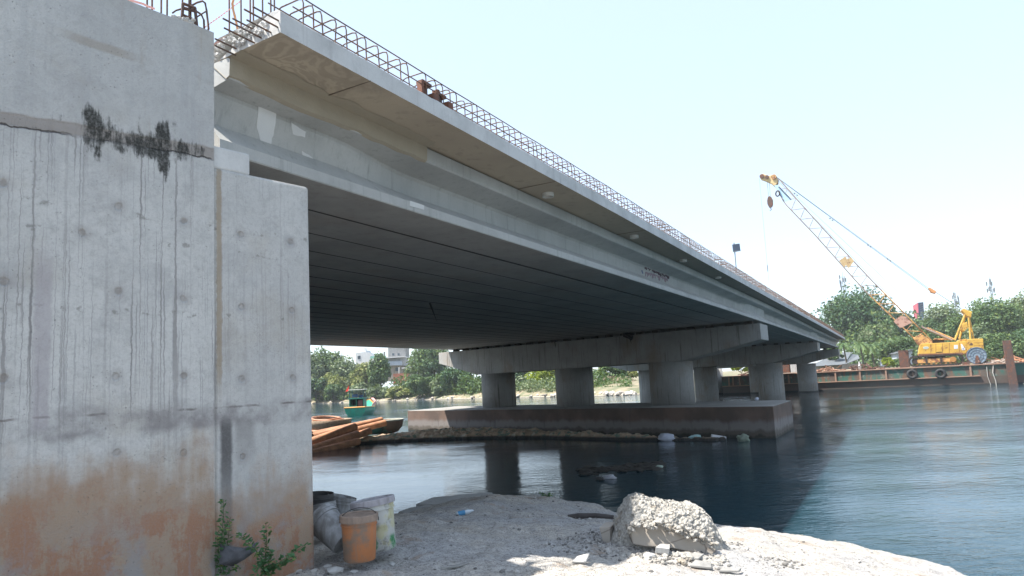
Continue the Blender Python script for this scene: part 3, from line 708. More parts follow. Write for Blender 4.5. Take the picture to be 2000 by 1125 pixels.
MSm = m.fin(m.mix(m.step(ck, .006, .02, .6, 0), m.mix(m.noise(4, det=5), (.40, .355, .30), (.33, .29, .245)), (.15, .12, .1)), .8, m.bump(m.noise(30, det=4), .004, .6))
recalc(mb.build('smooth_face', MSm, rk, bevel=.012, label='smooth beige face turned to the camera'))
q = [aty(x, y, 7.45) for x, y in ((1170, 1030), (1192, 1029), (1192, 1062), (1178, 1060))]; mb = MB(); mb.prism(q, (.1, .25, 0)); recalc(mb.build('broken_slab_piece', MSm, None, label='beige concrete slab piece sticking out left of the big concrete lump', cat='rubble', bevel=.006))

# ------------------------------------------------------------------ rubble pieces
MRub = concrete('rubble_concrete', (.42, .41, .39), bscale=3)
MTile = paint('dusty_tile', (.30, .29, .27), .6, var=.3, sc=9)
def flat_piece(px, py, poly, th, label, mat, z0=None, tilt=(0, 0), name='concrete_shard'):
    g = onz(px, py, z0 or 1.15)
    for _ in range(4): g = onz(px, py, gz(g.x, g.y))
    E = Matrix.Rotation(tilt[0], 3, 'X') @ Matrix.Rotation(tilt[1], 3, 'Y'); sc = g.y/F
    pts = [Vector((g.x, g.y, gz(g.x, g.y)+.012)) + E @ Vector((dx*sc, dy, 0)) for dx, dy in poly]
    mb = MB(); mb.prism(pts, E @ Vector((0, 0, th))); return recalc(mb.build(name, mat, None, label=label, cat='rubble', bevel=.004))
flat_piece(1352, 1092, [(-24, .02), (-8, .22), (28, .1), (10, -.05)], .02, 'thin pale tile piece just in front of the big concrete lump', MTile, name='tile_piece')
flat_piece(1370, 1113, [(-22, 0), (-2, .18), (24, .12), (18, -.03)], .02, 'pale tile piece nearest the bottom edge, right of the lump', MTile, tilt=(.05, .1), name='tile_piece')
flat_piece(1138, 1102, [(-20, 0), (-8, .1), (18, .16), (6, -.02)], .02, 'yellowish triangular shard in the sun left of the big lump', MRub, tilt=(.2, 0))
flat_piece(1425, 1120, [(-20, 0), (-8, .08), (26, .05), (16, -.03)], .02, 'small flat shard at the bottom edge in the sun', MTile, name='tile_piece')
flat_piece(1300, 1085, [(-20, 0), (-6, .12), (14, .14), (6, -.01)], .06, 'grey broken chunk under the smooth face of the lump', MRub, tilt=(.1, .15))
flat_piece(890, 1112, [(-28, 0), (-10, .03), (24, .12), (18, .06), (0, .0)], .015, 'thin curled grey strip on the shaded ground', MTile, tilt=(.05, 0), name='paper_strip')
rn = random.Random(21)
for px, py, s, lb in ((577, 1118, .045, 'pale stone half hidden by the leafy plant'), (600, 1110, .03, 'small grey stone against the wall foot'), (655, 1118, .055, 'large cream stone in front of the orange bucket'), (640, 1108, .03, 'grey stone between the wall corner and the orange bucket'),
                      (765, 1104, .035, 'crumpled pale lump right of the orange bucket'), (692, 1119, .03, 'grey-brown stone below the orange bucket'), (1268, 1088, .05, 'small stone under the left end of the smooth face'), (1225, 1062, .09, 'yellowish stone at the left foot of the big lump'), (1403, 1082, .035, 'grey pebble at the right foot of the big lump')):
    g = onz(px, py, 1.15)
    for _ in range(4): g = onz(px, py, gz(g.x, g.y))
    mb = MB(); mb.stone((g.x, g.y, g.z+s*.25), (s*1.5, s, s*.6), rn, 1); mb.build('stone', MRub, None, label=lb, cat='stone')
# slabs at the water edge
for pts, z, th, lb in (([(812, 984), (845, 971), (950, 961), (962, 962), (960, 968), (930, 977), (850, 985)], .52, .09, 'upper flat grey concrete slab lying at the water edge'),
                   ([(778, 999), (800, 991), (845, 985), (902, 986), (906, 993), (860, 1000), (800, 1003)], .5, .08, 'lower flat grey concrete slab left of the other at the water edge')):
    mb = MB(); mb.prism([onz(x, y, z) for x, y in pts], (0, 0, -th)); recalc(mb.build('concrete_slab', MRub, None, label=lb, cat='slab', bevel=.015))
mb = MB(); rn = random.Random(9); g = onz(1150, 1002, .75)
g = Vector((g.x, g.y, gz(g.x, g.y)+.02)); mb.tube([g+Vector((-.3, .05, 0)), g+Vector((-.15, 0, .03)), g+Vector((.1, -.02, .03)), g+Vector((.36, -.06, 0))], .05, 8, .03)
mb.build('driftwood', paint('dark_driftwood', (.07, .06, .055), .9, var=.4), None, label='dark flat piece of driftwood on the shaded bank', cat='driftwood')
g = onz(908, 1008, .95); g = Vector((g.x, g.y, gz(g.x, g.y)+.04)); dr = Vector((.9, .35, .1)).normalized()
bt = empty('plastic_bottle', tuple(g), 'crumpled plastic bottle with a blue label on the shaded bank', 'bottle')
mb = MB(); mb.lathe([(.001, -.13), (.03, -.125), (.032, -.06), (.03, 0), (.032, .06), (.014, .1), (.013, .125), (.001, .126)], g, dr, 12); mb.build('bottle_body', paint('clear_plastic', (.5, .55, .58), .25), bt, smooth=True)
mb = MB(); mb.lathe([(.0335, -.1), (.0335, -.0)], g, dr, 12, cap=False); mb.build('blue_label', paint('blue_label', (.05, .22, .4), .5), bt)

# ------------------------------------------------------------------ buckets
def bucket(px, py, z, axis, r0, r1, h, mat, label, lid=None, handle=False, inner=True, depth_shift=0, group='discarded buckets by the wall corner', basemat=None):
    g = onz(px, py, z); ax = Vector(axis).normalized(); o = empty('bucket', tuple(g), label, 'bucket', group)
    mb = MB(); pr = [(.001, 0), (r0*.94, 0), (r0, .012), (r0+(r1-r0)*.78, h*.78), (r1*1.03, h*.785), (r1*1.03, h*.8), (r1*.995, h*.805), (r1, h*.88), (r1*1.04, h*.885), (r1*1.04, h*.9), (r1, h*.905), (r1*1.01, h), (r1*.97, h), (r0*.93, .03), (.001, .03)]
    mb.lathe(pr, g, ax, 36, cap=False, wob=.006); mb.build('bucket_body', mat, o, smooth=True).data.set_sharp_from_angle(angle=R(35))
    if lid:
        mb = MB(); mb.lathe([(r1*1.03, h-.05), (r1*1.09, h-.05), (r1*1.09, h+.002), (r1*1.06, h+.008), (r1*.99, h+.008), (r1*.97, h-.002), (.001, h+.004)], g, ax, 36, cap=False); mb.build('lid', lid, o, smooth=True).data.set_sharp_from_angle(angle=R(35))
    if handle:
        x = Vector((1, .15, 0)).normalized(); pts = []
        for k in range(17):
            q = pi*k/16; pts.append(g+ax*(h-.06+.125*sin(q))+x*(r1*1.1*cos(q))+Vector((0, -.03, 0))*sin(q)+Vector((.02, 0, 0))*sin(q))
        mb = MB(); mb.tube(pts, .0035, 6); mb.build('wire_handle', paint('black_wire', (.03, .03, .03), .6), o, smooth=True)
    return o
m = M('dirty_orange_plastic'); n1 = m.noise(4, det=6, ro=.65); n2 = m.noise(1, m.scale(m.P, (30, 30, 3)), det=4); n3 = m.noise(9, det=5)
c = m.mix(m.step(m.add(m.mul(n1, .7), m.mul(n3, .3)), .40, .55), (.42, .16, .06), (.21, .15, .11)); c = m.mix(m.mul(m.step(n2, .5, .7), .4), c, (.22, .17, .13))
MOr = m.fin(c, .6, m.bump(n3, .003, .4))
m = M('dirty_white_plastic'); n1 = m.noise(7, det=6, ro=.65); n3 = m.noise(3, det=5); X = m.xyz()
c = m.mix(m.step(n1, .5, .66), (.45, .45, .42), (.17, .165, .16)); c = m.mix(m.mul(m.step(m.add(X[2], m.mul(n3, .1)), 1.42, 1.46, 1, 0), m.step(n1, .42, .55, 1, 0)), c, (.03, .2, .07)); c = m.mix(m.mul(m.step(n3, .56, .62), .6), c, (.45, .42, .2))
MWh = m.fin(c, .65, m.bump(n1, .003, .5))
MGy = paint('grey_dusty_plastic', (.32, .32, .32), .7, var=.35, sc=6, grime=.5); MDk = paint('dark_bucket', (.05, .048, .046), .7, var=.3)
MLid = paint('dusty_brown_lid', (.30, .22, .17), .75, var=.3, sc=7, grime=.3)
bucket(703, 1093, 1.24, (0, 0, 1), .138, .155, .385, MOr, 'orange plastic bucket with a brown lid and a wire handle', lid=MLid, handle=True)
bucket(741, 1074, 1.24, (-.13, .05, 1), .158, .19, .46, MWh, 'dirty white and green paint bucket leaning left behind the orange one', lid=paint('lilac_grey_lid', (.36, .34, .36), .7, var=.3, sc=7, grime=.4))
bucket(673, 1060, 1.33, (-.62, .35, .52), .125, .16, .37, MGy, 'grey bucket lying on its side left of the orange one')
bucket(634, 1040, 1.26, (-.15, .1, 1), .13, .155, .30, MGy, 'open grey bucket with a dark inside, right against the wall corner')
bucket(654, 1030, 1.24, (.25, .1, 1), .13, .16, .34, MGy, 'tilted grey bucket at the back of the heap')
bucket(618, 1038, 1.24, (.05, 0, 1), .14, .17, .40, MDk, 'black bucket half hidden behind the wall corner')

# ------------------------------------------------------------------ plant and sack at the wall foot
MLf = leafmat('weed_leaf', (.025, .07, .03), (.06, .15, .06), (.2, .22, .06), .15)
MStm = paint('green_stem', (.08, .10, .05), .8)
def weed(paths, label, seed, sz=.02):
    rn = random.Random(seed); base = paths[0][0]; o = empty('leafy_weed', tuple(base), label, 'plant', 'weeds growing along the wall foot')
    st = MB(); lf = MB()
    for pts in paths:
        st.tube(pts, .004, 5, .0015)
        for a, b in zip(pts, pts[1:]):
            L = (b-a).length; n = max(2, int(L/.006))
            for i in range(n):
                p = a.lerp(b, (i+rn.random())/n); s = sz*rn.uniform(.6, 1.2)
                d = Vector((rn.uniform(-1, 1), rn.uniform(-1, .3), rn.uniform(-.4, .8))).normalized(); x = d.cross(Vector((rn.uniform(-.5, .5), -.5, 1))).normalized(); q = p+d*s*.4
                lf.add([q, q+d*s*.8+x*s*.55, q+d*s*1.6, q+d*s*.8-x*s*.55], [(0, 1, 2, 3)])
    st.build('stem', MStm, o); lf.build('foliage', MLf, o)
def wp_(px, py, off): return WP.pick(px, py, off)
def curve(pts, off): return [wp_(x, y, off-.04*i) for i, (x, y) in enumerate(pts)]
weed([curve([(436, 1118), (432, 1060), (436, 1010), (437, 975)], -.05), curve([(438, 1110), (446, 1050), (450, 1010)], -.05), curve([(432, 1120), (427, 1080), (424, 1040)], -.06), curve([(436, 1100), (440, 1075), (432, 1050), (440, 1030)], -.07), curve([(436, 1122), (455, 1112), (470, 1108)], -.08)], 'tall thin weed climbing the corner of the abutment', 31, .022)
weed([curve([(520, 1122), (512, 1095), (500, 1075), (480, 1055), (468, 1045)], -.15), curve([(520, 1122), (519, 1080), (521, 1050), (519, 1022)], -.15), curve([(522, 1122), (545, 1098), (572, 1082), (598, 1062)], -.12), curve([(522, 1120), (508, 1105), (500, 1120)], -.18), curve([(524, 1120), (535, 1108), (548, 1110), (560, 1090)], -.15), curve([(516, 1120), (530, 1090), (524, 1070)], -.15), curve([(515, 1122), (540, 1100), (565, 1095), (580, 1086)], -.16)], 'bushy trailing weed spreading in front of the abutment foot', 32, .026)
mb = MB(); g0 = [(430, 1062), (452, 1068), (478, 1070), (503, 1058), (494, 1080), (478, 1092), (455, 1105), (428, 1102)]
cen = wp_(462, 1082, -.17); n = len(g0); rim = [wp_(x, y, -.1-.03*(i % 3)) for i, (x, y) in enumerate(g0)]; mid = [p.lerp(cen, .5)+Vector((0, -.025*(i % 2), .0)) for i, p in enumerate(rim)]
mb.add(rim+mid+[cen], [(i, (i+1) % n, n+(i+1) % n, n+i) for i in range(n)]+[(n+i, n+(i+1) % n, 2*n) for i in range(n)])
o = mb.build('torn_sack', paint('grey_sackcloth', (.10, .10, .11), .9, var=.3, sc=20), None, smooth=True, label='torn dark grey sack caught on the weeds by the wall', cat='sack'); sd_ = o.modifiers.new('s', 'SOLIDIFY'); sd_.thickness = .004
weed([[Vector((p.x, p.y, gz(p.x, p.y))), Vector((p.x+.06*k, p.y-.02, gz(p.x, p.y)+.07))] for p in [onz(1068, 978, .45)] for k in (-2, -1, 0, 1, 2)], 'small green tuft at the water edge in the middle of the bank', 33, .03)

# ------------------------------------------------------------------ mud spit with rubbish, under the deck
xs = np.arange(-11.5, 8.5, .09); 
def spit(x, y):
    yc = interp([(-11, 34.5), (-7.5, 37.6), (-5, 38.4), (-2, 37.5), (1, 35.2), (4.5, 31.5), (8, 28.6)], x); hw = interp([(-11, .8), (-7.5, 1.1), (-5, 1.9), (-2, 1.8), (1, 1.2), (4.5, .8), (8, .3)], x); hh = interp([(-11, .2), (-5, .42), (-2, .42), (1, .34), (4.5, .25), (8, .1)], x)
    k = (y-yc)/hw; return hh*max(-1, 1-k*k*k*k)+(.12*mnoise.noise(Vector((x*1.1, y*1.1, 0)))+.1*mnoise.noise(Vector((x*3.1, y*3.1, 3)))+.06*mnoise.noise(Vector((x*8, y*8, 6))))*(1 if abs(k) < 1.3 else .3)-.03
vs = []; id_ = {}; fs = []
ysn = np.arange(26, 42, .11)
grid = [[spit(x, y) for x in xs] for y in ysn]
for j, y in enumerate(ysn):
    for i, x in enumerate(xs):
        if grid[j][i] > -.28: id_[(j, i)] = len(vs); vs.append((float(x), float(y), grid[j][i]))
for (j, i) in list(id_):
    q = [id_.get(k) for k in ((j, i), (j, i+1), (j+1, i+1), (j+1, i))]
    if None not in q: fs.append(q)
me = bpy.data.meshes.new('mud_spit'); me.from_pydata(vs, [], fs); me.update()
m = M('dumped_debris_soil'); n1 = m.noise(3, det=6, ro=.7); g = m.vor(5, out='Color'); q = m.n('ShaderNodeSeparateColor'); m.put(q.inputs[0], g); X = m.xyz()
c = m.mix(m.step(n1, .4, .6), (.46, .33, .22), (.28, .21, .14)); c = m.mix(m.step(q.outputs[0], .8, .85, 0, .8), c, (.42, .38, .28)); c = m.mix(m.step(q.outputs[1], .85, .9, 0, .8), c, (.10, .17, .13)); c = m.mix(m.step(m.add(X[2], m.mul(n1, .1)), .12, .24, 1, 0), c, (.03, .026, .022))
link('mud_spit', me, m.fin(c, .9, m.bump(m.noise(12, det=5), .05, .8)), kind='structure')
# floating scum patch
mb = MB(); rn = random.Random(4)
for i in range(260):
    k = rn.random(); g = onz(1132+160*k, 921-12*k+rn.gauss(0, 3.2), 0); s = rn.uniform(.04, .16); mb.stone((g.x, g.y, .0), (s*1.8, s, s*.25), rn, 1)
mb.build('floating_weed', paint('dark_floating_weed', (.035, .028, .02), .9, var=.5, sc=4), kind='stuff', label='dark raft of floating weed on the shaded water', cat='weed')
# rubbish at the cap foot
def lump(px, py, s, mat, label, name='plastic_bag', z=.05, shape=(1, 1, 1), cat='rubbish', grp=None):
    g = onz(px, py, 0); mb = MB(); rn = random.Random(px); mb.stone((g.x, g.y, z), (s*shape[0], s*shape[1], s*shape[2]), rn, 3); return mb.build(name, mat, None, True, label=label, cat=cat, group=grp)
MBagW = paint('pale_bag', (.5, .52, .6), .5, var=.2, sc=3)
lump(1302, 861, .3, MBagW, 'large white plastic bag floating at the foot of the pile cap', z=.12, shape=(1.1, .6, .6))
lump(1358, 857, .2, paint('aqua_bag', (.35, .52, .52), .5, var=.2), 'small pale aqua bag floating right of the large white one', z=.08, shape=(1.5, .6, .5))
g = onz(1404, 858, 0); mb = MB(); mb.box((g.x, g.y, .1), (.3, .09, .06), (Vector((.96, -.1, -.2)).normalized(), Vector((.1, .99, 0)), Vector((.2, 0, .98)))); mb.build('foam_block', paint('foam_white', (.7, .7, .72), .7), None, label='white foam block floating beside the pile cap', cat='rubbish', bevel=.02)
lump(1452, 862, .26, paint('olive_bag', (.17, .2, .15), .7, var=.3), 'olive green bag floating nearest the right corner of the pile cap', z=.1, shape=(1, .6, .7))
lump(1190, 935, .16, paint('pale_rag', (.4, .4, .42), .6, var=.4, sc=5), 'pale rag floating on the dark water', 'rag', z=.03, shape=(1.1, .6, .4))
lump(1172, 937, .16, MDk, 'dark sodden rag floating left of the pale one', 'rag', z=.02, shape=(1.2, .7, .35))
lump(1288, 914, .1, paint('pale_green_scrap', (.35, .42, .35), .6), 'pale green scrap at the right end of the floating weed', 'plastic_scrap', z=.04, shape=(1.1, .6, .5))
lump(1404, 783, .09, MBagW, 'small pale block on top of the pile cap beside the second pier', 'concrete_block', z=1.36, cat='rubbish')
# place cap-top block properly
o = bpy.data.objects['concrete_block']; g0 = onz(1404, 783, 0); g1 = onz(1478, 780, 1.35); o.location = (g1.x-g0.x, g1.y-g0.y, 0)
# ------------------------------------------------------------------ steel pipes on the spit
m = M('rusty_pipe'); n1 = m.noise(3, det=5); c = m.mix(m.step(n1, .35, .65), (.50, .24, .13), (.33, .16, .09)); c = m.mix(m.step(m.noise(14, det=4), .55, .7, 0, .6), c, (.5, .34, .2))
MPipe = m.fin(c, .75, m.bump(m.noise(20, det=4), .01, .5))
def pipe(px0, py0, D0, px1, py1, D1, r, label, grp='rusty pipes heaped on the spit'):
    a, b = aty(px0, py0, D0), aty(px1, py1, D1); d = (a-b).normalized(); L = (a-b).length
    mb = MB(); mb.lathe([(r*.8, .02), (r, 0), (r*1.02, .05), (r, .2), (r, L*.5), (r*.99, L), (r*.8, L-.02)], b, d, 16, cap=False, wob=.004)
    mb.lathe([(r*.8, .02), (.001, .25)], b, d, 16, cap=False)
    return mb.build('steel_pipe', MPipe, None, True, label=label, cat='pipe', group=grp)
pipe(590, 869, 33, 693, 834, 36.2, .21, 'long rusty pipe, upper one of the front pair')
pipe(585, 886, 32.2, 698, 849, 35.6, .22, 'long thick rusty pipe, lower one of the front pair')
pipe(590, 890, 32, 700, 862, 35, .18, 'rusty pipe lying lowest, nearly in the water')
pipe(610, 862, 36, 752, 826, 39.5, .19, 'rusty pipe behind, its end reaching farthest right')
pipe(610, 852, 37, 746, 820, 40.2, .17, 'rusty pipe touching the top of the farthest right one')
pipe(620, 876, 34, 722, 842, 37, .19, 'short rusty pipe end right of the front pair')
pipe(610, 848, 38.5, 724, 824, 41.5, .16, 'pale orange pipe half hidden behind the others')
# round woven boats
MBsk = paint('woven_bamboo', (.30, .22, .15), .85, var=.35, sc=8, bump=.02)
g = aty(640, 845, 43.0); ox = empty('basket_boat', (g.x, g.y, .0), 'round woven boat filled with orange hoses, left of the pipes', 'boat')
mb = MB(); mb.lathe([(.9, .1), (1.25, .35), (1.45, .8), (1.5, 1.05), (1.44, 1.05), (1.3, .7), (.8, .3)], (g.x, g.y, .05), n=30, cap=False); mb.build('basket_hull', MBsk, ox, smooth=True)
mb = MB(); rn = random.Random(3)
MHose = paint('orange_hose', (.55, .26, .15), .6, var=.3, sc=5)
for i in range(9): 
    mb = MB(); mb.torus((g.x+rn.uniform(-.12, .12), g.y-.2, .62+.07*i), (rn.uniform(-.15, .15), rn.uniform(-.2, .05), 1), 1.15-.04*i+rn.uniform(-.06, .08), .055, 30, 6); mb.build('coiled_hose', MHose, ox, smooth=True)
g = aty(754, 842, 43.5); ox = empty('basket_boat', (g.x, g.y, 0), 'small round boat in worn brown and green, right of the pipes', 'boat')
mb = MB(); mb.lathe([(.3, 0), (.8, .12), (1.08, .45), (1.15, .8), (1.17, .86), (1.1, .86), (1.0, .5), (.4, .15)], (g.x-.05, g.y, .0), n=30, cap=False); mb.build('basket_hull', paint('worn_red_green', (.26, .15, .10), .8, var=.3, sc=2, rust=.35, rc=(.10, .18, .13)), ox, smooth=True)
mb = MB(); mb.torus((g.x-.05, g.y, .87), (0, 0, 1), 1.15, .05, 30, 6); mb.build('rim', paint('pale_rim', (.42, .42, .36), .8, var=.3, sc=4), ox, smooth=True)
g = aty(724, 848, 43.0); mb = MB(); mb.lathe([(.3, 0), (.9, .12), (1.1, .4), (1.15, .62), (1.05, .62), (.4, .15)], (g.x, g.y, .05), n=26, cap=False)
mb.build('basket_boat', paint('teal_hull', (.10, .22, .18), .8, var=.3, sc=2, rust=.3), None, True, label='low teal round boat mostly hidden under the pipe ends', cat='boat')

# ------------------------------------------------------------------ green boat
bd = 78.; g = onz(694, 812); sc = g.y/F; bp = Vector((g.x, g.y, 0)); fw = Vector((-.02, 1, 0)).normalized(); rt = Vector((fw.y, -fw.x, 0))
bo = empty('fishing_boat', tuple(bp), 'small green wooden boat with a wheelhouse and a red flag, moored on the river', 'boat')
def B(x, y, z): return bp+rt*x+fw*y+Vector((0, 0, z))
st = [(0, 1.2, .95, .9), (1.5, 1.4, .9, .98), (4, 1.5, .85, 1.0), (6.5, 1.2, 1.05, 1.15), (7.6, .6, 1.35, 1.5), (8.4, .06, 1.7, 1.9)]
mb = MB(); n = 7
for y, hw, zt_, _ in st:
    for x, z in ((-hw, zt_), (-hw*.94, .45), (-hw*.68, -.1), (0, -.3), (hw*.68, -.1), (hw*.94, .45), (hw, zt_)): mb.v.append(tuple(B(x, y-(.25*z if y == 0 else 0), z)))
for i in range(5): mb.f += [(i*n+q, i*n+q+1, (i+1)*n+q+1, (i+1)*n+q) for q in range(n-1)]
mb.f += [tuple(range(n))]
mb.f += [(i*n, (i+1)*n, (i+1)*n+6, i*n+6) for i in range(5)]
recalc(mb.build('hull', paint('green_boat_paint', (.02, .30, .19), .45, var=.2, grime=.3), bo))
mb = MB()
for sx in (-1, 1): mb.tube([B(sx*hw, y-(.24 if y == 0 else 0), zt_+.02) for y, hw, zt_, _ in st], .06, 5)
mb.tube([B(-1.2, -.24, .97), B(1.2, -.24, .97)], .08, 5); mb.build('gunwale', paint('orange_trim', (.6, .25, .03), .5), bo)
mb = MB(); mb.prism([B(1.38, 3.0, .9), B(1.2, 6.5, 1.1), B(.6, 8.2, 1.4), B(.08, 9.2, 1.9), B(.6, 8.2, 1.9), B(1.2, 6.5, 1.55), B(1.4, 3, 1.2)], rt*.05); recalc(mb.build('bow_board', paint('pink_board', (.6, .3, .27), .5), bo))
wh = MB(); wh.box(B(-.02, .95, 1.42), (.82, .05, .5), (rt, fw, Vector((0, 0, 1)))); 
wh = MB()
for sx in (-1, 1): wh.box(B(sx*.82, 1.6, 1.45), (.05, .8, .5), (rt, fw, Vector((0, 0, 1))))
wh.box(B(0, 2.4, 1.45), (.82, .05, .5), (rt, fw, Vector((0, 0, 1)))); wh.box(B(0, 1.6, 1.98), (.95, .95, .06), (rt, fw, Vector((0, 0, 1)))); wh.box(B(-.02, .8, 1.4), (.03, .03, .5), (rt, fw, Vector((0, 0, 1))))
wh.box(B(-.42, .8, 1.05), (.4, .04, .1), (rt, fw, Vector((0, 0, 1))))
wh.build('wheelhouse', paint('dark_green_paint', (.02, .17, .12), .5, var=.2), bo)
mb = MB(); mb.box(B(0, 2.2, 1.4), (.75, .1, .45), (rt, fw, Vector((0, 0, 1)))); mb.build('dark_interior', paint('dark_hold', (.02, .018, .02), .9), bo)
mb = MB(); mb.box(B(.45, .85, 1.4), (.25, .02, .35), (rt, fw, Vector((0, 0, 1)))); mb.build('brown_box', paint('red_brown_box', (.12, .03, .03), .7), bo)
mb = MB()
for sx in (-.8, .8):
    for y in (.9, 2.3): mb.tube([B(sx, y, 2.0), B(sx, y, 2.95)], .045, 5)
mb.build('roof_post', paint('dark_green_paint2', (.03, .12, .10), .5), bo)
mb = MB(); mb.box(B(0.05, 1.6, 3.0), (.95, .9, .05), (rt, fw, Vector((0, 0, 1)))); mb.build('roof', paint('cream_roof', (.62, .60, .5), .7, grime=.2), bo, bevel=.02)
mb = MB(); mb.box(B(-.35, 1.8, 2.3), (.3, .2, .18), (rt, fw, Vector((0, 0, 1)))); mb.box(B(.3, 2.0, 2.2), (.2, .2, .15)); mb.build('gear', paint('blue_gear', (.04, .08, .18), .6), bo)
mb = MB(); mb.tube([B(-.85, .9, 2.0), B(-.85, .9, 3.6)], .025, 5); fp = mb.build('flag_pole', paint('dark_pole', (.05, .05, .05), .6), bo)
mb = MB(); mb.add([B(-.85, .9, 3.6), B(-.85, .9, 2.95), B(-1.1, .85, 2.85), B(-1.25, .8, 2.8), B(-1.15, .9, 3.1)], [(0, 1, 2, 3, 4)]); mb.build('flag', paint('red_flag', (.7, .04, .02), .7), fp)

# ------------------------------------------------------------------ barge
bl = onz(1412, 769.5); br_ = onz(1990, 751.5)
BP = Plane(Vector((27.8, 91.6, 0)), Vector((1, -.55, 0))); BD, BN = BP.d, BP.n
UZ = Vector((0, 0, 1)); BX = (BD, BN, UZ)
ua = BP.pick(1412, 769).dot(BD); ub = ua+72
bg_ = empty('work_barge', tuple(BP.at(ua+20, 0)), 'long flat rusty green steel barge carrying the yellow crane', 'barge')
m = M('rusty_green_hull'); n1 = m.noise(.7, det=6, ro=.65); n2 = m.noise(1, m.scale(m.P, (2.5, 2.5, .5)), det=5); X = m.xyz()
c = m.mix(m.step(n1, .42, .58), (.035, .11, .085), (.10, .075, .06)); c = m.mix(m.mul(m.step(n2, .52, .64), .8), c, (.15, .075, .045)); c = m.mix(m.mul(m.step(m.noise(2, det=5), .58, .68), .5), c, (.22, .22, .18)); c = m.mix(m.step(X[2], .95, 1.0, .85, 0), c, (.08, .055, .045)); c = m.mix(m.step(X[2], .12, .2, 1, 0), c, (.02, .02, .02))
MHull = m.fin(c, .75, m.bump(n2, .02, .5))
m = M('rusty_deck_plate'); c = m.mix(m.noise(2, det=6, ro=.7), (.36, .24, .17), (.20, .11, .08)); MDeckP = m.fin(c, .85, m.bump(m.noise(10, det=4), .02, .6))
DZ = 2.28
mb = MB(); L2 = (ub-ua)/2
uc = BP.pick(1915, 740).dot(BD)
mb.prism([BP.at(ua, -.6), BP.at(uc+2.5, -.6), BP.at(uc+6, 1.0), BP.at(uc+30, 1.35), BP.at(uc+30, DZ), BP.at(ua, DZ)], BN*15); recalc(mb.build('barge_hull', MHull, bg_))
mb = MB(); mb.box(BP.at((ua+uc+30)/2, DZ+.03, 7.4), ((uc+30-ua)/2+.1, 7.6, .06), BX); mb.build('deck_plate', MDeckP, bg_)
mb = MB(); mb.box(BP.at((ua+uc)/2, 1.05, -.12), ((uc-ua)/2, .16, .05), BX); mb.build('rubbing_ledge', MDeckP, bg_, label='rusty ledge along the side with a sunlit top')
for px in (1424, 1432, 1445, 1500, 1541, 1633, 1681, 1732, 1785, 1898):
    u = BP.pick(px, 745).dot(BD); mb = MB(); mb.box(BP.at(u, (1.05+DZ)/2, -.06), (.09, .09, (DZ-1.05)/2-.03), BX); mb.build('side_rib', MDeckP, bg_)
for px in (1415+0, ): pass
MTy = paint('black_tyre', (.03, .03, .032), .8, var=.3)
for px, py, r, lb in ((1781.5, 731, .42, 'old black tyre fender on the barge side, the left one'), (1837, 730, .42, 'old black tyre fender on the barge side, the right one')):
    p = BP.pick(px, py, -.22); mb = MB(); mb.torus(p, BN, r, .17, 28, 10); mb.build('tyre_fender', MTy, None, True, label=lb, cat='tyre', group='tyre fenders on the barge')
MRope = paint('pale_rope', (.45, .42, .38), .8)
for i, (pts, lb) in enumerate(((((1927, 716), (1929, 735), (1935, 752)), 'thin pale rope hanging down the barge side, left of the pair'), (((1940, 713), (1939, 728), (1945, 745), (1946, 754)), 'thicker pale rope hanging down the barge side, right of the pair'))):
    mb = MB(); mb.tube([BP.pick(x, y, -.1) for x, y in pts], .035+.015*i, 5); mb.build('mooring_rope', MRope, None, label=lb, cat='rope')
# spud post
MSteel = paint('dark_rusty_steel', (.085, .05, .04), .8, .5, sc=3)
p0 = BP.pick(1980, 752, -.9); p1_ = BP.pick(1966, 665, -.9)
mb = MB(); mb.box((p0+p1_)/2+Vector((0, 0, -.3)), (.38, .3, (p1_-p0).length/2+.3), ((p1_-p0).cross(BN).normalized(), BN, (p1_-p0).normalized())); mb.build('mooring_pile', MSteel, None, label='tall rusty steel pile leaning at the right end of the barge', cat='post', bevel=.03)
p = BP.pick(1767, 716, 6); mb = MB(); mb.box(Vector((p.x, p.y, DZ+.06+1.1)), (.55, .12, 1.1), BX); mb.box(Vector((p.x, p.y, DZ+1.16))+BD*.5+BN*.4, (.08, .4, 1.1), BX); mb.build('steel_post', MSteel, None, label='short rusty steel section standing left of the crane tracks', cat='post')
# deck clutter
rn = random.Random(8)
def clutter(px, off, w_, h_, label, mat, name='scrap_pile', n=26):
    p = BP.pick(px, 716, off); b0 = Vector((p.x, p.y, DZ+.1)); mb = MB()
    for i in range(n):
        a = b0+BD*rn.uniform(-w_, w_)+BN*rn.uniform(-.6, .6)+UZ*rn.uniform(.0, h_*.5); d = Vector((rn.uniform(-1, 1), rn.uniform(-1, 1), rn.uniform(-.15, .3))).normalized()
        mb.tube([a, a+d*rn.uniform(.4, 1.5)*min(1, w_)], rn.uniform(.03, .09), 5)
    for i in range(n//2):
        mb.stone(b0+BD*rn.uniform(-w_, w_)+BN*rn.uniform(-.5, .5)+UZ*.08, (.25, .2, .14), rn, 1)
    mb.build(name, mat, None, label=label, cat='scrap', group='scrap heaps on the barge')
clutter(1614, 2, 1.3, .7, 'low heap of brownish scrap on the barge next to the bridge end', paint('pale_rust', (.33, .2, .14), .8, .5))
clutter(1692, 2, 2.2, .8, 'dark rusty scrap heap between the bridge end and the crane', MSteel)
clutter(1945, 2, 1.6, .5, 'tangle of greyish rope and scrap right of the cable drum', paint('dusty_scrap', (.34, .28, .24), .8, .4))
clutter(1978, 4, 2.6, .9, 'rusty beams stacked behind the leaning pile', MPipe)
clutter(1480, 3, 2.6, .9, 'scrap on the left end of the barge seen between the bridge columns', MSteel)
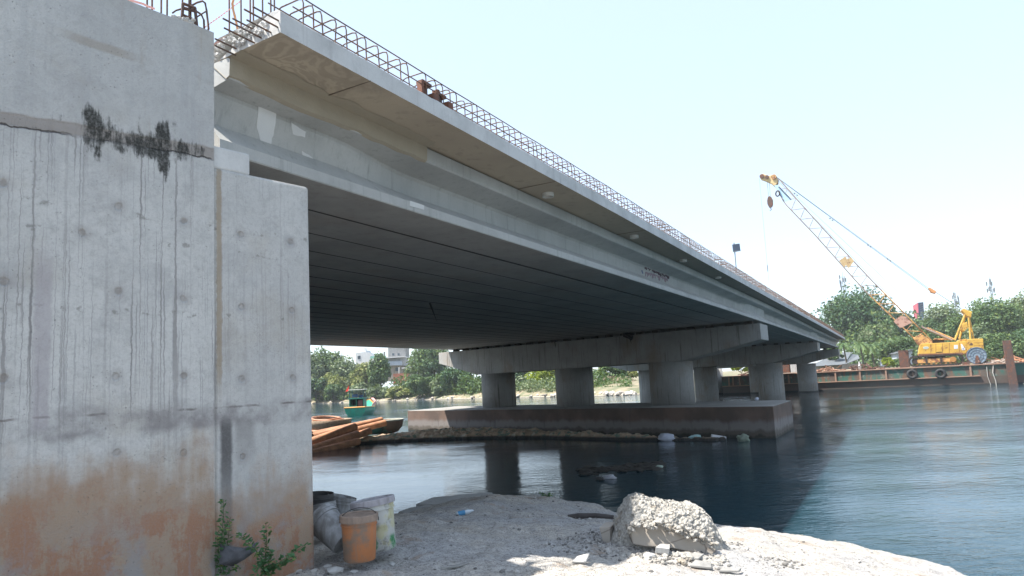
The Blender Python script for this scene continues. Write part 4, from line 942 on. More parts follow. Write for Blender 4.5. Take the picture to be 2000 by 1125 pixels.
p = BP.pick(1679, 716, 1.5); mb = MB(); mb.lathe([(.16, 0), (.17, .5), (.1, .6), (.1, .95), (.12, 1.0), (.001, 1.02)], Vector((p.x, p.y, DZ+.08)), n=12); mb.build('gas_cylinder', paint('pale_cylinder', (.5, .52, .52), .6), None, True, label='pale upright cylinder on the barge deck by the sheds', cat='gas cylinder')
p = BP.pick(1535, 716, 3); gen = empty('generator_set', (p.x, p.y, DZ), 'dark machine on the barge deck seen between two bridge columns', 'machine')
mb = MB(); mb.box(Vector((p.x, p.y, DZ+.75)), (.5, .5, .6), BX); mb.box(Vector((p.x, p.y, DZ+1.5))-BD*.2, (.1, .1, .25), BX); mb.build('engine_block', MSteel, gen, bevel=.04)
mb = MB(); mb.box(Vector((p.x, p.y, DZ+.95))+BD*1.1, (.5, .5, .8), BX); mb.build('pale_cabinet', paint('pale_cabinet', (.4, .42, .42), .6, grime=.4), gen, bevel=.03)

# ------------------------------------------------------------------ crane
def CPk(px, py, off=3.): return BP.pick(px, py, off)
cb = CPk(1850, 712)
cz = DZ+.09
crn = empty('crawler_crane', (cb.x, cb.y, cz), 'yellow lattice-boom crawler crane standing on the barge', 'crane')
m = M('weathered_yellow_paint'); n1 = m.noise(1.1, det=6, ro=.65); n2 = m.noise(5, det=5); X = m.xyz()
c = m.mix(m.step(n1, .35, .7), (.55, .33, .05), (.43, .25, .04)); c = m.mix(m.step(m.add(m.mul(n1, .5), m.mul(n2, .5)), .56, .62), c, (.18, .07, .03)); c = m.mix(m.mul(m.step(m.add(X[2], m.mul(m.sub(n2, .5), .7)), 3.6, 3.95, 1, 0), .75), c, (.22, .09, .04))
MYel = m.fin(c, .55, m.bump(n2, .004, .5))
MYelC = paint('yellow_boom_paint', (.50, .28, .09), .6, .55, sc=2)
MBoom = paint('weathered_boom', (.26, .205, .17), .7, .3, sc=1.5)
MBlk = paint('greasy_black', (.03, .025, .022), .8, .15, sc=4)
def cpr(name, pts, o0, o1, mat, label=None, bevel=.04, parent=None):
    mb = MB(); mb.prism([CPk(x, y, o0) for x, y in pts], BN*(o1-o0)); return recalc(mb.build(name, mat, parent or crn, label=label, bevel=bevel))
def K(x, y): return (1790+x/12.5, 640+y/12.5)
# undercarriage
for side, o0 in (('near', 2.2), ('far', 5.9)):
    z0 = cz+.12; e0 = CPk(1787, 712, o0).dot(BD); e1 = CPk(1871, 705, o0).dot(BD); r = .56
    path = []
    for k in range(11): q = pi/2+pi*k/10; path.append((e0+r*cos(q), z0+r+r*sin(q)))
    for k in range(11): q = -pi/2+pi*k/10; path.append((e1+r*cos(q), z0+r+r*sin(q)))
    full = []
    for i in range(len(path)):
        a, b = path[i], path[(i+1) % len(path)]; L = hypot(b[0]-a[0], b[1]-a[1]); nn = max(1, round(L/.17))
        for k in range(nn): full.append((a[0]+(b[0]-a[0])*k/nn, a[1]+(b[1]-a[1])*k/nn))
    mb = MB(); N = len(full)
    for i in range(N):
        a, b = full[i-1], full[(i+1) % N]; d = Vector((b[0]-a[0], b[1]-a[1])).normalized(); q = full[i]
        ax = (BD*d.x+UZ*d.y, BN, (BD*d.y-UZ*d.x)); mb.box(BP.at(q[0], q[1], o0+.38), (.078, .4, .1), ax)
        mb.box(BP.at(q[0], q[1], o0+.38)+ax[2]*.05, (.02, .4, .07), ax)
    tk = mb.build('crawler_track', MBlk, crn)
    mb = MB(); mb.box(BP.at((e0+e1)/2, z0+r, o0+.4), ((e1-e0)/2-.25, .3, .26), BX)
    for k in range(9):
        mb.lathe([(.14, 0), (.14, .5)], BP.at(e0+(e1-e0)*(k+.5)/9, z0+.2, o0+.15), BN, 12)
    mb.build('track_frame', MYelC, crn, bevel=.03)
    mb = MB()
    for ux in (e0+.1, ): mb.lathe([(.001, -.02), (.34, -.02), (.38, 0), (.38, .5)], BP.at(ux, z0+r, o0+.12), BN, 20)
    mb.build('idler_wheel', MBlk, crn)
    mb = MB(); mb.lathe([(.001, -.06), (.3, -.06), (.33, 0), (.33, .5)], BP.at(e1-.45, z0+r, o0+.05), BN, 20); mb.build('drive_sprocket', MYel, crn)
    mb = MB()
    for k in (.28, .62): mb.box(BP.at(e0+(e1-e0)*k, z0+r, o0+.08), (.1, .05, .36), BX)
    mb.build('frame_web', MBlk, crn)
mb = MB(); um = (e0+e1)/2; mb.box(BP.at(um, cz+.75, 4.2), (1.2, 1.1, .25), BX); mb.lathe([(.95, 0), (.95, .35)], BP.at(um, cz+1.0, 4.2), UZ, 24); mb.build('turntable', MBlk, crn)
# house
o0h, o1h = 2.6, 5.6
body = cpr('machine_house', [K(40, 640), K(75, 430), K(110, 395), K(1180, 335), K(1235, 340), K(1235, 620), K(1130, 668), K(60, 700)], o0h, o1h, MYel, 'long yellow machine house with rusty lower edge')
cpr('counterweight', [K(1240, 285), K(1395, 270), K(1628, 268), K(1645, 500), K(1640, 620), K(1405, 655), K(1240, 668)], o0h-.05, o1h+.05, MYel, 'yellow counterweight with rust holes', bevel=.06)
cpr('engine_cover', [K(990, 345), K(1060, 285), K(1225, 272), K(1232, 345)], o0h+.3, o1h-.3, MYel)
cpr('operator_cab', [K(345, 385), K(360, 305), K(420, 300), K(680, 300), K(700, 385)], 4.6, 5.7, MBlk, 'dark far-side cab under a yellow roof')
cpr('cab_roof', [K(420, 300), K(430, 262), K(690, 258), K(760, 262), K(790, 300)], 4.5, 5.8, MYelC)
for (x, y, w_) in ((345, 0, 0), (470, 0, 0), (630, 0, 0), (800, 0, 0), (1045, 0, 0)):
    y0_ = 410-.04*x; cpr('panel_seam', [K(x, y0_), K(x+9, y0_), K(x+9, 640), K(x, 640)], o0h-.012, o0h+.01, paint('seam_brown', (.2, .09, .03), .8) if x == 345 else bpy.data.materials['seam_brown'], bevel=0)
cpr('panel_door', [K(482, 440), K(618, 430), K(622, 590), K(486, 598)], o0h-.03, o0h+.01, MYel)
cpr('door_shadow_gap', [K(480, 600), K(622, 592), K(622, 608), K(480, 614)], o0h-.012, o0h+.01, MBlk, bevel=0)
cpr('base_beam', [K(50, 640), K(1130, 610), K(1130, 665), K(50, 700)], o0h-.06, o0h+.05, paint('rusted_beam', (.22, .10, .05), .8, .7, sc=3), bevel=.01)
MWt = paint('white_sticker', (.62, .64, .68), .6, grime=.15)
cpr('white_plate', [K(915, 425), K(1010, 420), K(1012, 515), K(918, 520)], o0h-.02, o0h+.01, MWt, bevel=0)
cpr('white_triangle', [K(1080, 395), K(1110, 400), K(1190, 520), K(1180, 545), K(1110, 550)], o0h-.02, o0h+.01, MWt, bevel=0)
cpr('grey_mark', [K(1120, 500), K(1150, 490), K(1165, 530), K(1125, 535)], o0h-.026, o0h+.01, paint('grey_mark', (.2, .25, .33), .7), bevel=0)
mb = MB(); c0 = CPk(*K(230, 490), o0h-.02); mb.lathe([(.001, 0), (.3, 0), (.3, .03), (.001, .03)], c0, BN, 24)
o = mb.build('oval_badge', paint('pale_badge', (.45, .5, .42), .6), crn); 
for v_ in o.data.vertices: v_.co.z = c0.z+(v_.co.z-c0.z)*.55
for i, x in enumerate((190, 210, 228, 246, 262)): cpr('badge_mark', [K(x, 482), K(x+9, 482), K(x+9, 500), K(x, 500)], o0h-.03, o0h, bpy.data.materials['grey_mark'], bevel=0)
for i, (x, y, r) in enumerate(((1330, 405, 45), (1325, 520, 45), (1305, 625, 48))):
    cpr('rust_hole', [K(x-r, y+r*.5), K(x-r*.5, y-r*.2), K(x, y-r), K(x+r, y-r*.3), K(x+r*.8, y+r*.6)], o0h-.065, o0h, MSteel, bevel=0)
for x in range(1440, 1610, 28): cpr('counterweight_mark', [K(x, 488), K(x+16, 488), K(x+12, 520), K(x+2, 520)], o0h-.06, o0h, MBlk, bevel=0)
for y in (365, 440, 545): cpr('panel_seam', [K(1400, y), K(1630, y-8), K(1630, y), K(1400, y+8)], o0h-.055, o0h, bpy.data.materials['seam_brown'], bevel=0)
# gantry
def ctube(name, pts, r, mat, n=8, offs=None, r2=None, parent=None, label=None):
    mb = MB(); mb.tube([CPk(x, y, (offs[i] if offs else 4.1)) for i, (x, y) in enumerate(pts)], r, n, r2); return mb.build(name, mat, parent or crn, label=label)
G = [K(1070, 0)]
for o_, nm in ((3.2, 0), (5.0, 1)):
    ctube('gantry_leg', [K(950+(100 if nm else 0), 270), (1886, 612)], .12, MYel, offs=[o_, o_+.2])
    ctube('gantry_leg', [K(1320+(80 if nm else 0), 290), (1891, 612)], .1, MYel, offs=[o_, o_+.2])
ctube('gantry_head', [(1884, 609), (1896, 613)], .28, MYel, 8); cpr('gantry_plate', [(1879, 633), (1889, 628), (1891, 640), (1884, 647), (1877, 643)], 3.2, 5.2, MYel)
cpr('gantry_top', [(1878, 606), (1882, 602), (1898, 611), (1897, 620), (1888, 617)], 3.2, 5.2, MYel)
ctube('mast_strut', [K(160, 0), K(870, 305)], .12, MBoom, offs=[4, 4]); ctube('mast_strut', [K(250, 0), K(960, 300)], .1, MYelC, offs=[4.8, 4.4])
ctube('mast_strut', [(1800, 636), K(160, 0)], .1, MBoom, offs=[4, 4])
# boom: four chords with lacing, built in three stretches
lo_ = [(1797, 672), (1686, 564.6), (1592, 459), (1532.5, 397), (1512, 358)]; up_ = [(1820, 666), (1700, 545), (1609, 448), (1557, 390), (1521, 349)]
def seg_pts(pl, n):
    Ls = [0]
    for a, b in zip(pl, pl[1:]): Ls.append(Ls[-1]+hypot(b[0]-a[0], b[1]-a[1]))
    out = []
    for i in range(n+1):
        t = Ls[-1]*i/n
        for k in range(len(pl)-1):
            if t <= Ls[k+1]+1e-6: f = (t-Ls[k])/(Ls[k+1]-Ls[k]); out.append((pl[k][0]+(pl[k+1][0]-pl[k][0])*f, pl[k][1]+(pl[k+1][1]-pl[k][1])*f)); break
    return out
NB = 34; Lp, Up = seg_pts(lo_, NB), seg_pts(up_, NB)
def wd_(i): return .75*min(1, .35+i/5, .25+(NB-i)/7)
boom = None
def bpt(pl, i, s): return CPk(pl[i][0], pl[i][1], 4.1+s*wd_(i))
stretch = [(0, 11, MYelC, 'orange-yellow lower boom section'), (11, 23, MBoom, 'weathered middle boom section'), (23, NB, MBoom, 'weathered upper boom section')]
for (i0, i1, mt, lb) in stretch:
    mb = MB()
    for pl in (Lp, Up):
        for s in (-1, 1): mb.tube([bpt(pl, i, s) for i in range(i0, i1+1)], .075, 5)
    bo_ = mb.build('boom_section', mt, crn, label=lb)
    mb = MB()
    for i in range(i0, i1):
        for s in (-1, 1):
            a, b = (Lp, Up) if i % 2 else (Up, Lp); mb.tube([bpt(a, i, s), bpt(b, i+1, s)], .042, 4)
        for pl in (Lp, Up):
            s = 1 if i % 2 else -1; mb.tube([bpt(pl, i, s), bpt(pl, i+1, -s)], .03, 4)
        if i % 4 == 0:
            for pl in (Lp, Up): mb.tube([bpt(pl, i, -1), bpt(pl, i, 1)], .034, 4)
    mb.build('lattice_lacing', mt, bo_)
cpr('boom_foot', [(1794, 674), (1783, 660), (1800, 652), (1822, 668), (1818, 676)], 3.3, 4.9, MYelC)
def Zc(x, y): return (1580+x/4.69, 560+y/4.69)
cpr('boom_plate', [Zc(775, 318), Zc(835, 265), Zc(890, 275), Zc(945, 330), Zc(900, 350), Zc(835, 380)], 3.28, 3.34, paint('rusty_pink_plate', (.40, .24, .18), .8, .5, sc=2), 'rusty perforated plate on the lower boom', bevel=0)
cpr('boom_splice_plate', [(1639, 509), (1651, 501), (1655, 507), (1662, 502), (1668, 510), (1658, 524), (1652, 518), (1649, 522)], 3.25, 3.31, paint('tan_plate', (.42, .3, .15), .7, .3, sc=3), 'tan plate halfway up the boom', bevel=0)
cpr('boom_banner', [(1512, 362), (1520, 361), (1545, 388), (1534, 394)], 3.4, 3.44, paint('pale_blue_banner', (.34, .5, .66), .6), 'pale blue banner under the boom tip', bevel=0)
for i in range(11):
    x, y = 1520+2.25*i, 365.5+2.35*i; cpr('banner_letter', [(x, y), (x+2.0, y-1.4), (x+3.4, y+.4), (x+1.4, y+1.8)], 3.36, 3.42, MBlk, bevel=0)
cpr('boom_head', [(1484, 341), (1490, 339), (1500, 343), (1511, 341), (1517, 344), (1519, 356), (1513, 364), (1505, 357), (1494, 352), (1485, 349)], 3.6, 4.6, paint('tan_boom_head', (.55, .40, .2), .6, .25, sc=3), 'tan boom head with sheaves')
for x, y, r in ((1488, 344.5, .3), (1498, 346, .26), (1511.5, 345.5, .34)):
    mb = MB(); mb.lathe([(.001, -.1), (r, -.1), (r*.86, 0), (r, .1), (.001, .1)], CPk(x, y, 3.5), BN, 20); mb.build('sheave', MYelC if x > 1500 else MSteel, crn)
mb = MB(); mb.torus(CPk(1519, 378, 3.4), BN+BD*.8, .36, .09, 20, 6); mb.build('spare_tyre', MBlk, crn)
MCab = paint('steel_cable', (.10, .12, .13), .6)
vz = lambda p, dz: p-UZ*dz
h0 = CPk(1495, 352, 3.9); hk = CPk(1500, 394, 3.9); h1 = CPk(1500, 352, 3.9)
for d in (-.13, .13): mb = MB(); mb.tube([h1+BD*d, Vector((h1.x, h1.y, hk.z+.4))+BD*d*.8], .022, 4); mb.build('hoist_cable', MCab, crn)
hb = empty('hook_tmp', (0, 0, 0)); bpy.data.objects.remove(hb)
c0 = Vector((h1.x, h1.y, hk.z-.1)); mb = MB(); mb.prism([c0+BD*x+UZ*z-BN*.15 for x, z in ((-.22, .7), (0, .85), (.24, .65), (.4, .2), (.35, -.45), (.2, -.75), (-.18, -.75), (-.35, -.25), (-.35, .25))], BN*.3)
hbk = recalc(mb.build('hook_block', MSteel, crn, bevel=.04)); mb = MB(); mb.tube([c0-UZ*.55, c0-UZ*.9+BD*.02, c0-UZ*1.05+BD*.1, c0-UZ*1.18, c0-UZ*1.1-BD*.12], .06, 6); mb.build('hook', MCab, hbk)
q0 = CPk(1483, 348, 4.); q1 = Vector((q0.x, q0.y, CPk(1499, 575, 4).z)); mb = MB(); mb.tube([q0, q1], .014, 4); wl = mb.build('whip_line', MCab, crn)
qm = Vector((q0.x, q0.y, CPk(1496, 518, 4).z)); mb = MB(); mb.tube([qm, qm-UZ*.9], .05, 6); mb.build('line_weight', MCab, wl)
def cab(p, q, r, o0=4., o1=4.): mb = MB(); mb.tube([CPk(*p, o0), CPk(*q, o1)], r*1.05, 4); mb.build('pendant_cable', MCab, crn)
cab((1513, 343), (1815, 564), .025, 3.5, 3.7); cab((1515, 345), (1816, 568), .025, 4.6, 4.5)
for x, y in ((1554, 379), (1623, 428), (1697, 480), (1736, 507)): mb = MB(); a = CPk(x-3, y-2); b = CPk(x+4, y+3); mb.tube([a, a.lerp(b, .3)], .07, 5); mb.tube([a.lerp(b, .7), b], .07, 5); mb.build('cable_joint', MBlk, crn)
cpr('cable_spreader', [(1813, 562), (1816, 561), (1829, 569), (1827, 573), (1818, 571)], 3.6, 4.6, paint('orange_spreader', (.55, .25, .1), .6, .3))
for o_ in (3.7, 3.9, 4.2, 4.4): cab((1828, 571), (1882, 606), .03, o_, o_)
cab((1516, 349), (1798, 640), .015); cab((1530, 360), (1786, 600), .012, 4.6, 4.6)
mb = MB()
# cable drum
c0 = CPk(1909, 704.5, 1.2); c0 = Vector((c0.x, c0.y, cz+.98)); dm = empty('cable_drum', (c0.x, c0.y, cz), 'round blue-grey cable drum standing on the barge under the counterweight', 'drum')
MDr = paint('blue_grey_drum', (.20, .27, .33), .6, .25, sc=3)
mb = MB(); mb.lathe([(.001, 0), (.9, 0), (.98, .03), (.98, .1), (.001, .1)], c0, BN, 36); mb.build('flange', MDr, dm)
mb = MB(); mb.torus(c0-BN*.02, BN, .93, .05, 36, 6); mb.torus(c0-BN*.02, BN, .62, .03, 30, 5); mb.torus(c0-BN*.02, BN, .36, .03, 24, 5)
for k in range(12): q = 2*pi*k/12; mb.tube([c0-BN*.02+(BD*cos(q)+UZ*sin(q))*.36, c0-BN*.02+(BD*cos(q)+UZ*sin(q))*.9], .022, 4)
mb.build('flange_ribs', paint('dark_blue_rib', (.09, .13, .18), .6), dm); mb = MB(); mb.lathe([(.45, .1), (.45, 1.1), (.98, 1.1), (.98, 1.2), (.001, 1.2)], c0, BN, 30); mb.build('core', MSteel, dm)
mb = MB(); mb.prism([c0-BN*.12+BD*x+UZ*z for x, z in ((-.25, -.9), (.25, -.9), (.12, .0), (-.12, 0))], BN*.08); mb.box(c0-UZ*.85-BD*1.1+BN*.5, (.35, .3, .2), BX); mb.build('stand', MSteel, dm)
# ------------------------------------------------------------------ far shore
shp = [(-900, 700), (-400, 330), (-140, 232)]+[tuple(onz(x, y)[:2]) for x, y in ((600, 789.5), (700, 786), (850, 780.5), (960, 778), (1085, 775.5), (1235, 772))]+[(30, 117), (45, 112), (62, 108), (95, 96), (170, 60), (420, -60), (900, -200)]
def resample(p, n):
    L = [0]
    for a, b in zip(p, p[1:]): L.append(L[-1]+hypot(b[0]-a[0], b[1]-a[1]))
    out = []
    for i in range(n):
        # dense in the middle
        f = i/(n-1); t = L[-1]*(.5+.5*(2*f-1)**3*.85+.5*(2*f-1)*.15)
        for k in range(len(p)-1):
            if t <= L[k+1]+1e-6: g = (t-L[k])/(L[k+1]-L[k]); out.append((p[k][0]+(p[k+1][0]-p[k][0])*g, p[k][1]+(p[k+1][1]-p[k][1])*g)); break
    return out
sp_ = resample(shp, 260); offs = [-1.5, 0, .6, 1.6, 4, 9, 16, 30, 60, 120, 250, 600]; zz_ = [-.4, .0, .35, .6, 1.1, 1.7, 2., 2.3, 2.6, 3, 4, 5]
mb = MB()
for i, (x, y) in enumerate(sp_):
    d = Vector((x*.3, max(y, 60), 0)).normalized()
    for o_, z in zip(offs, zz_):
        p = Vector((x, y, 0))+d*o_; zn = z+(.25*mnoise.noise(p*.35)+.15*mnoise.noise(p*1.1))*(1 if 0 < o_ < 100 else 0); mb.v.append((p.x, p.y, zn))
n = len(offs)
for i in range(len(sp_)-1): mb.f += [(i*n+k, (i+1)*n+k, (i+1)*n+k+1, i*n+k+1) for k in range(n-1)]
m = M('dry_shore_soil'); n1 = m.noise(.25, det=6, ro=.65); n2 = m.noise(1.5, det=6, ro=.7); X = m.xyz()
c = m.mix(m.step(n1, .4, .6), (.27, .22, .15), (.12, .13, .07)); c = m.mix(m.step(n2, .5, .65), c, (.14, .13, .07)); c = m.mix(m.step(m.add(X[2], m.mul(n2, .5)), .3, .55, 1, 0), c, (.38, .34, .28)); c = m.mix(m.step(X[2], .02, .12, 1, 0), c, (.08, .07, .055))
mb.build('far_shore_ground', m.fin(c, .9, m.bump(n2, .1, .8)), kind='structure')
rn = random.Random(12); mb = MB()
for i in range(1500):
    k = rn.uniform(560, 1330)
    y_ = interp([(600, 789.5), (700, 786), (850, 780.5), (960, 778), (1085, 775.5), (1235, 772), (1330, 766)], k); g = onz(k, y_-rn.uniform(.0, 2.2)**1); s = rn.uniform(.12, .45)*(1.5 if 1165 < k < 1240 else 1)
    if k > 1240: continue
    mb.stone((g.x, g.y, .1+rn.random()*.35), (s*1.2, s, s*.7), rn, 1)
MStn = M('pale_riprap'); q = MStn.n('ShaderNodeNewGeometry'); MStn = MStn.fin(MStn.mix(q.outputs['Random Per Island'], (.22, .19, .16), (.55, .50, .44)), .9)
mb.build('riprap_stones', MStn, kind='stuff', label='pale stones along the far waterline', cat='stones')

# ------------------------------------------------------------------ vegetation
LM = dict(green=leafmat('leaf_green', (.03, .07, .028), (.10, .16, .06), (.17, .21, .06)), grey=leafmat('leaf_grey_green', (.06, .10, .05), (.19, .23, .125), (.22, .24, .13)),
          yellow=leafmat('leaf_yellow_green', (.09, .12, .035), (.26, .27, .09), (.3, .29, .09)), dark=leafmat('leaf_dark_green', (.012, .04, .02), (.05, .11, .05), (.10, .16, .06)),
          lime=leafmat('leaf_lime', (.08, .12, .01), (.28, .34, .03), (.4, .42, .05), .35), dry=leafmat('leaf_dry', (.12, .10, .06), (.30, .25, .17), (.36, .3, .2), .1))
MTr = paint('bark', (.10, .085, .065), .9, var=.4, sc=3)
def crown(cx, cy, cz_, rx_, ry_, rz_, seed, leaf=.38, n=3600, clumps=34, flat=.0):
    r = np.random.RandomState(seed)
    d = r.normal(size=(clumps, 3)); d /= np.linalg.norm(d, axis=1)[:, None]; d[:, 2] = np.where(d[:, 2] < -.55, -d[:, 2], d[:, 2])
    rad = r.uniform(.25, .84, clumps)**.7; C = d*rad[:, None]; cr2 = r.uniform(.20, .38, clumps)
    w_ = cr2**2; pick = r.choice(clumps, n, p=w_/w_.sum())
    e = r.normal(size=(n, 3)); e /= np.linalg.norm(e, axis=1)[:, None]; rr_ = r.uniform(.25, 1.12, n)**.45
    P = C[pick]+e*(cr2[pick]*rr_)[:, None]
    P = P*np.array([rx_, ry_, rz_])+np.array([cx, cy, cz_])
    nn = e*.9+r.normal(size=(n, 3))*.8+np.array([0, 0, .5]); nn /= np.linalg.norm(nn, axis=1)[:, None]
    a = np.cross(nn, r.normal(size=(n, 3))); a /= np.linalg.norm(a, axis=1)[:, None]; b = np.cross(nn, a)
    s = leaf*r.uniform(.5, 1.25, n)[:, None]; a = a*s; b = b*s*.55
    V = np.stack([P-a, P-b+.2*a, P+a, P+b+.2*a], 1).reshape(-1, 3)
    return V
def leafmesh(name, V, mat, parent, **k):
    n = len(V)//4; me = bpy.data.meshes.new(name); me.vertices.add(len(V)); me.vertices.foreach_set('co', V.astype(np.float32).ravel())
    me.loops.add(n*4); me.loops.foreach_set('vertex_index', np.arange(n*4, dtype=np.int32)); me.polygons.add(n); me.polygons.foreach_set('loop_start', np.arange(0, n*4, 4, dtype=np.int32)); me.update(); me.validate()
    return link(name, me, mat, parent, **k)
def tree(px, top, bot, wpx, D, kind, label, name='leafy_tree', seed=0, leaf=None, n=None, clumps=None, trunk=True, group=None, crown_lo=.0):
    T_ = aty(px, top, D); Bt = aty(px, bot, D); hgt = T_.z-Bt.z; W = wpx*D/F; gzb = Bt.z
    o = empty(name, (T_.x, D, gzb), label, 'tree' if 'tree' in name or 'palm' in name else 'bush', group)
    zc = gzb+hgt*(1+crown_lo)/2; rz = hgt*(1-crown_lo)/2*1.06
    px_area = wpx*(bot-top)
    V = crown(T_.x, D, zc, W/2*1.2, W/2*1.0, rz, seed+px, leaf or max(.16, .0021*D), n or int(max(1500, min(12000, px_area*1.6))), clumps or int(max(16, min(70, px_area/90))))
    V = V[:, :]; leafmesh('crown', V, LM[kind], o)
    mb = MB(); rn = random.Random(seed+px); base = Vector((T_.x, D, gzb-.6)); topv = Vector((T_.x, D, zc+rz*.3)); mb.tube([base, base.lerp(topv, .5)+Vector((rn.uniform(-.3, .3), 0, 0)), topv], .035*hgt*.6+.05, 7, .03)
    for k in range(7):
        a = base.lerp(topv, rn.uniform(.15, .8)); q = rn.uniform(0, 6.3); mb.tube([a, a+Vector((cos(q)*W*.2, sin(q)*W*.2, hgt*.12)), a+Vector((cos(q)*W*.38, sin(q)*W*.35, hgt*rn.uniform(.15, .35)))], .012*hgt+.02, 5, .02)
    mb.build('trunk', MTr, o); return o
GL = 'trees and bushes on the far left shore'; GR = 'trees on the right shore behind the barge'
tree(636, 688, 786, 66, 212, 'green', 'tall grey-green tree at the left edge of the far shore, beside the abutment', seed=1, group=GL)
tree(596, 694, 788, 70, 206, 'grey', 'pale tree half hidden behind the abutment edge', seed=2, group=GL)
tree(676, 704, 784, 66, 204, 'grey', 'soft pale green tree between the tall left tree and the white house', seed=3, group=GL)
tree(648, 728, 787, 54, 196, 'yellow', 'yellowish tree behind the green boat, left side', seed=4, group=GL)
tree(618, 738, 789, 48, 194, 'dark', 'dark low mangrove tree at the waterline next to the abutment', seed=5, group=GL)
tree(652, 752, 787, 40, 190, 'green', 'dark green mangrove bush left behind the boat', 'mangrove_bush', 6, group=GL)
tree(712, 712, 784, 52, 196, 'yellow', 'yellow-green tree under the white house', seed=7, group=GL)
tree(741, 696, 783, 42, 184, 'green', 'slender upright green tree right of the white house', seed=8, group=GL, crown_lo=.2)
tree(706, 748, 785, 42, 184, 'grey', 'pale bush at the waterline right behind the boat', 'mangrove_bush', 9, group=GL)
tree(738, 758, 783, 36, 181, 'grey', 'greyish low bush right of the boat', 'mangrove_bush', 10, group=GL)
tree(782, 752, 781.5, 52, 176, 'yellow', 'wide yellow-green bush below the red brick wall', 'mangrove_bush', 11, group=GL)
tree(818, 734, 780, 46, 170, 'green', 'rounded grey-green mangrove in front of the big bright tree', 'mangrove_bush', 12, group=GL)
tree(838, 678, 752, 76, 206, 'green', 'big bright green tree just left of the pier crossbeam', seed=13, group=GL)
tree(852, 700, 760, 50, 202, 'dark', 'dark tree behind the left end of the crossbeam', seed=14, group=GL)
tree(856, 738, 779, 36, 168, 'grey', 'small pale mangrove between two rounder ones', 'mangrove_bush', 15, group=GL)
tree(894, 718, 778.5, 60, 164, 'dark', 'dark round mangrove under the left haunch of the crossbeam', 'mangrove_bush', 16, group=GL)
tree(926, 742, 778, 34, 160, 'green', 'small mangrove touching the left column of the nearest pier', 'mangrove_bush', 17, group=GL)
tree(1010, 704, 768, 40, 168, 'dark', 'dark tree seen between the left and middle columns', seed=18, group=GL)
tree(1022, 738, 776.5, 46, 146, 'grey', 'silvery bush between the left and middle columns', 'shore_bush', 19, group=GL)
tree(1066, 708, 774, 62, 152, 'lime', 'bright yellow-green tree between the left and middle columns', seed=20, group=GL)
tree(1058, 745, 776, 52, 143, 'yellow', 'low yellowish bush next to the middle column', 'shore_bush', 21, group=GL)
tree(1190, 706, 748, 58, 146, 'green', 'glossy green bush between the middle and right columns', 'shore_bush', 22, group=GL)
tree(1225, 714, 746, 30, 150, 'yellow', 'yellowish bush left of the second pier column', 'shore_bush', 23, group=GL)
tree(1200, 736, 765, 78, 140, 'dry', 'dry brown brush on the shore between the middle and right columns', 'dry_bush', 24, group=GL)
tree(1445, 708, 728, 30, 122, 'lime', 'yellow-green bush above the left end of the barge', 'shore_bush', 25, group=GR)
tree(1668, 572, 704, 138, 168, 'dark', 'largest dark tree, round crown behind the bridge end', seed=26, leaf=.42, n=15000, clumps=95, group=GR)
tree(1752, 605, 700, 80, 172, 'dark', 'dark tree behind the boom foot, right of the largest tree', seed=27, n=6000, group=GR)
tree(1712, 636, 706, 66, 150, 'grey', 'greyish tree under the largest crown, left of the boom', seed=28, group=GR)
tree(1746, 660, 712, 84, 132, 'green', 'wide mid-green tree above the pale blue shed', seed=29, group=GR)
tree(1733, 699, 718, 20, 112, 'lime', 'small bright yellow-green bush on the shore left of the steel post', 'shore_bush', 30, group=GR)
tree(1752, 702, 718, 24, 114, 'green', 'low green bush beside the bright yellow-green one', 'shore_bush', 31, group=GR)
tree(1808, 668, 712, 46, 118, 'grey', 'grey-green tree directly behind the front of the crane', seed=32, group=GR)
tree(1838, 601, 702, 90, 160, 'grey', 'pale green tree behind the crane gantry, left of it', seed=33, n=8000, group=GR)
tree(1810, 626, 706, 56, 158, 'green', 'green tree directly under the billboard', seed=34, group=GR)
tree(1880, 618, 712, 60, 140, 'green', 'green tree behind the gantry legs', seed=35, n=6000, group=GR)
tree(1936, 584, 716, 96, 136, 'green', 'tall tree right of the crane gantry', seed=36, n=14000, clumps=80, group=GR)
tree(1908, 640, 716, 50, 124, 'grey', 'pale lower tree behind the counterweight', seed=37, n=5000, group=GR)
tree(1994, 574, 716, 70, 146, 'grey', 'tall pale tree at the right edge of the view', seed=38, n=9000, group=GR)
tree(1962, 650, 718, 76, 118, 'green', 'leafy tree behind the leaning steel pile', seed=39, n=8000, group=GR)
tree(2018, 640, 716, 60, 122, 'dark', 'dark tree cut by the right edge of the view', seed=40, n=5000, group=GR)
tree(1630, 676, 706, 26, 124, 'green', 'low green tree just right of the bridge end', 'shore_bush', 41, group=GR)
def undergrowth(name, label, pts, hmax, n, kind, seed, leaf=.35, depth=14):
    r = np.random.RandomState(seed); V = []
    k = r.uniform(0, 1, n); xs_ = np.interp(k, np.linspace(0, 1, len(pts)), [p[0] for p in pts]); yb = np.interp(k, np.linspace(0, 1, len(pts)), [p[1] for p in pts]); P = []
    for x, y in zip(xs_, yb):
        g = onz(x, y); d = Vector((g.x, g.y, 0)).normalized(); q = g+d*(2.5+abs(r.normal())*depth*.5); hh = hmax*(.35+.65*abs(mnoise.noise(Vector((q.x*.16, q.y*.16, seed))))*2.2); P.append((q.x, q.y, .6+hh*r.uniform(0, 1)**.7))
    P = np.array(P); nn = r.normal(size=(n, 3)); nn /= np.linalg.norm(nn, axis=1)[:, None]; a = np.cross(nn, r.normal(size=(n, 3))); a /= np.linalg.norm(a, axis=1)[:, None]; b = np.cross(nn, a); s = leaf*r.uniform(.5, 1.3, n)[:, None]; a = a*s; b = b*s*.6
    leafmesh(name, np.stack([P-a, P-b, P+a, P+b], 1).reshape(-1, 3), LM[kind], None, label=label, cat='undergrowth', kind='stuff')
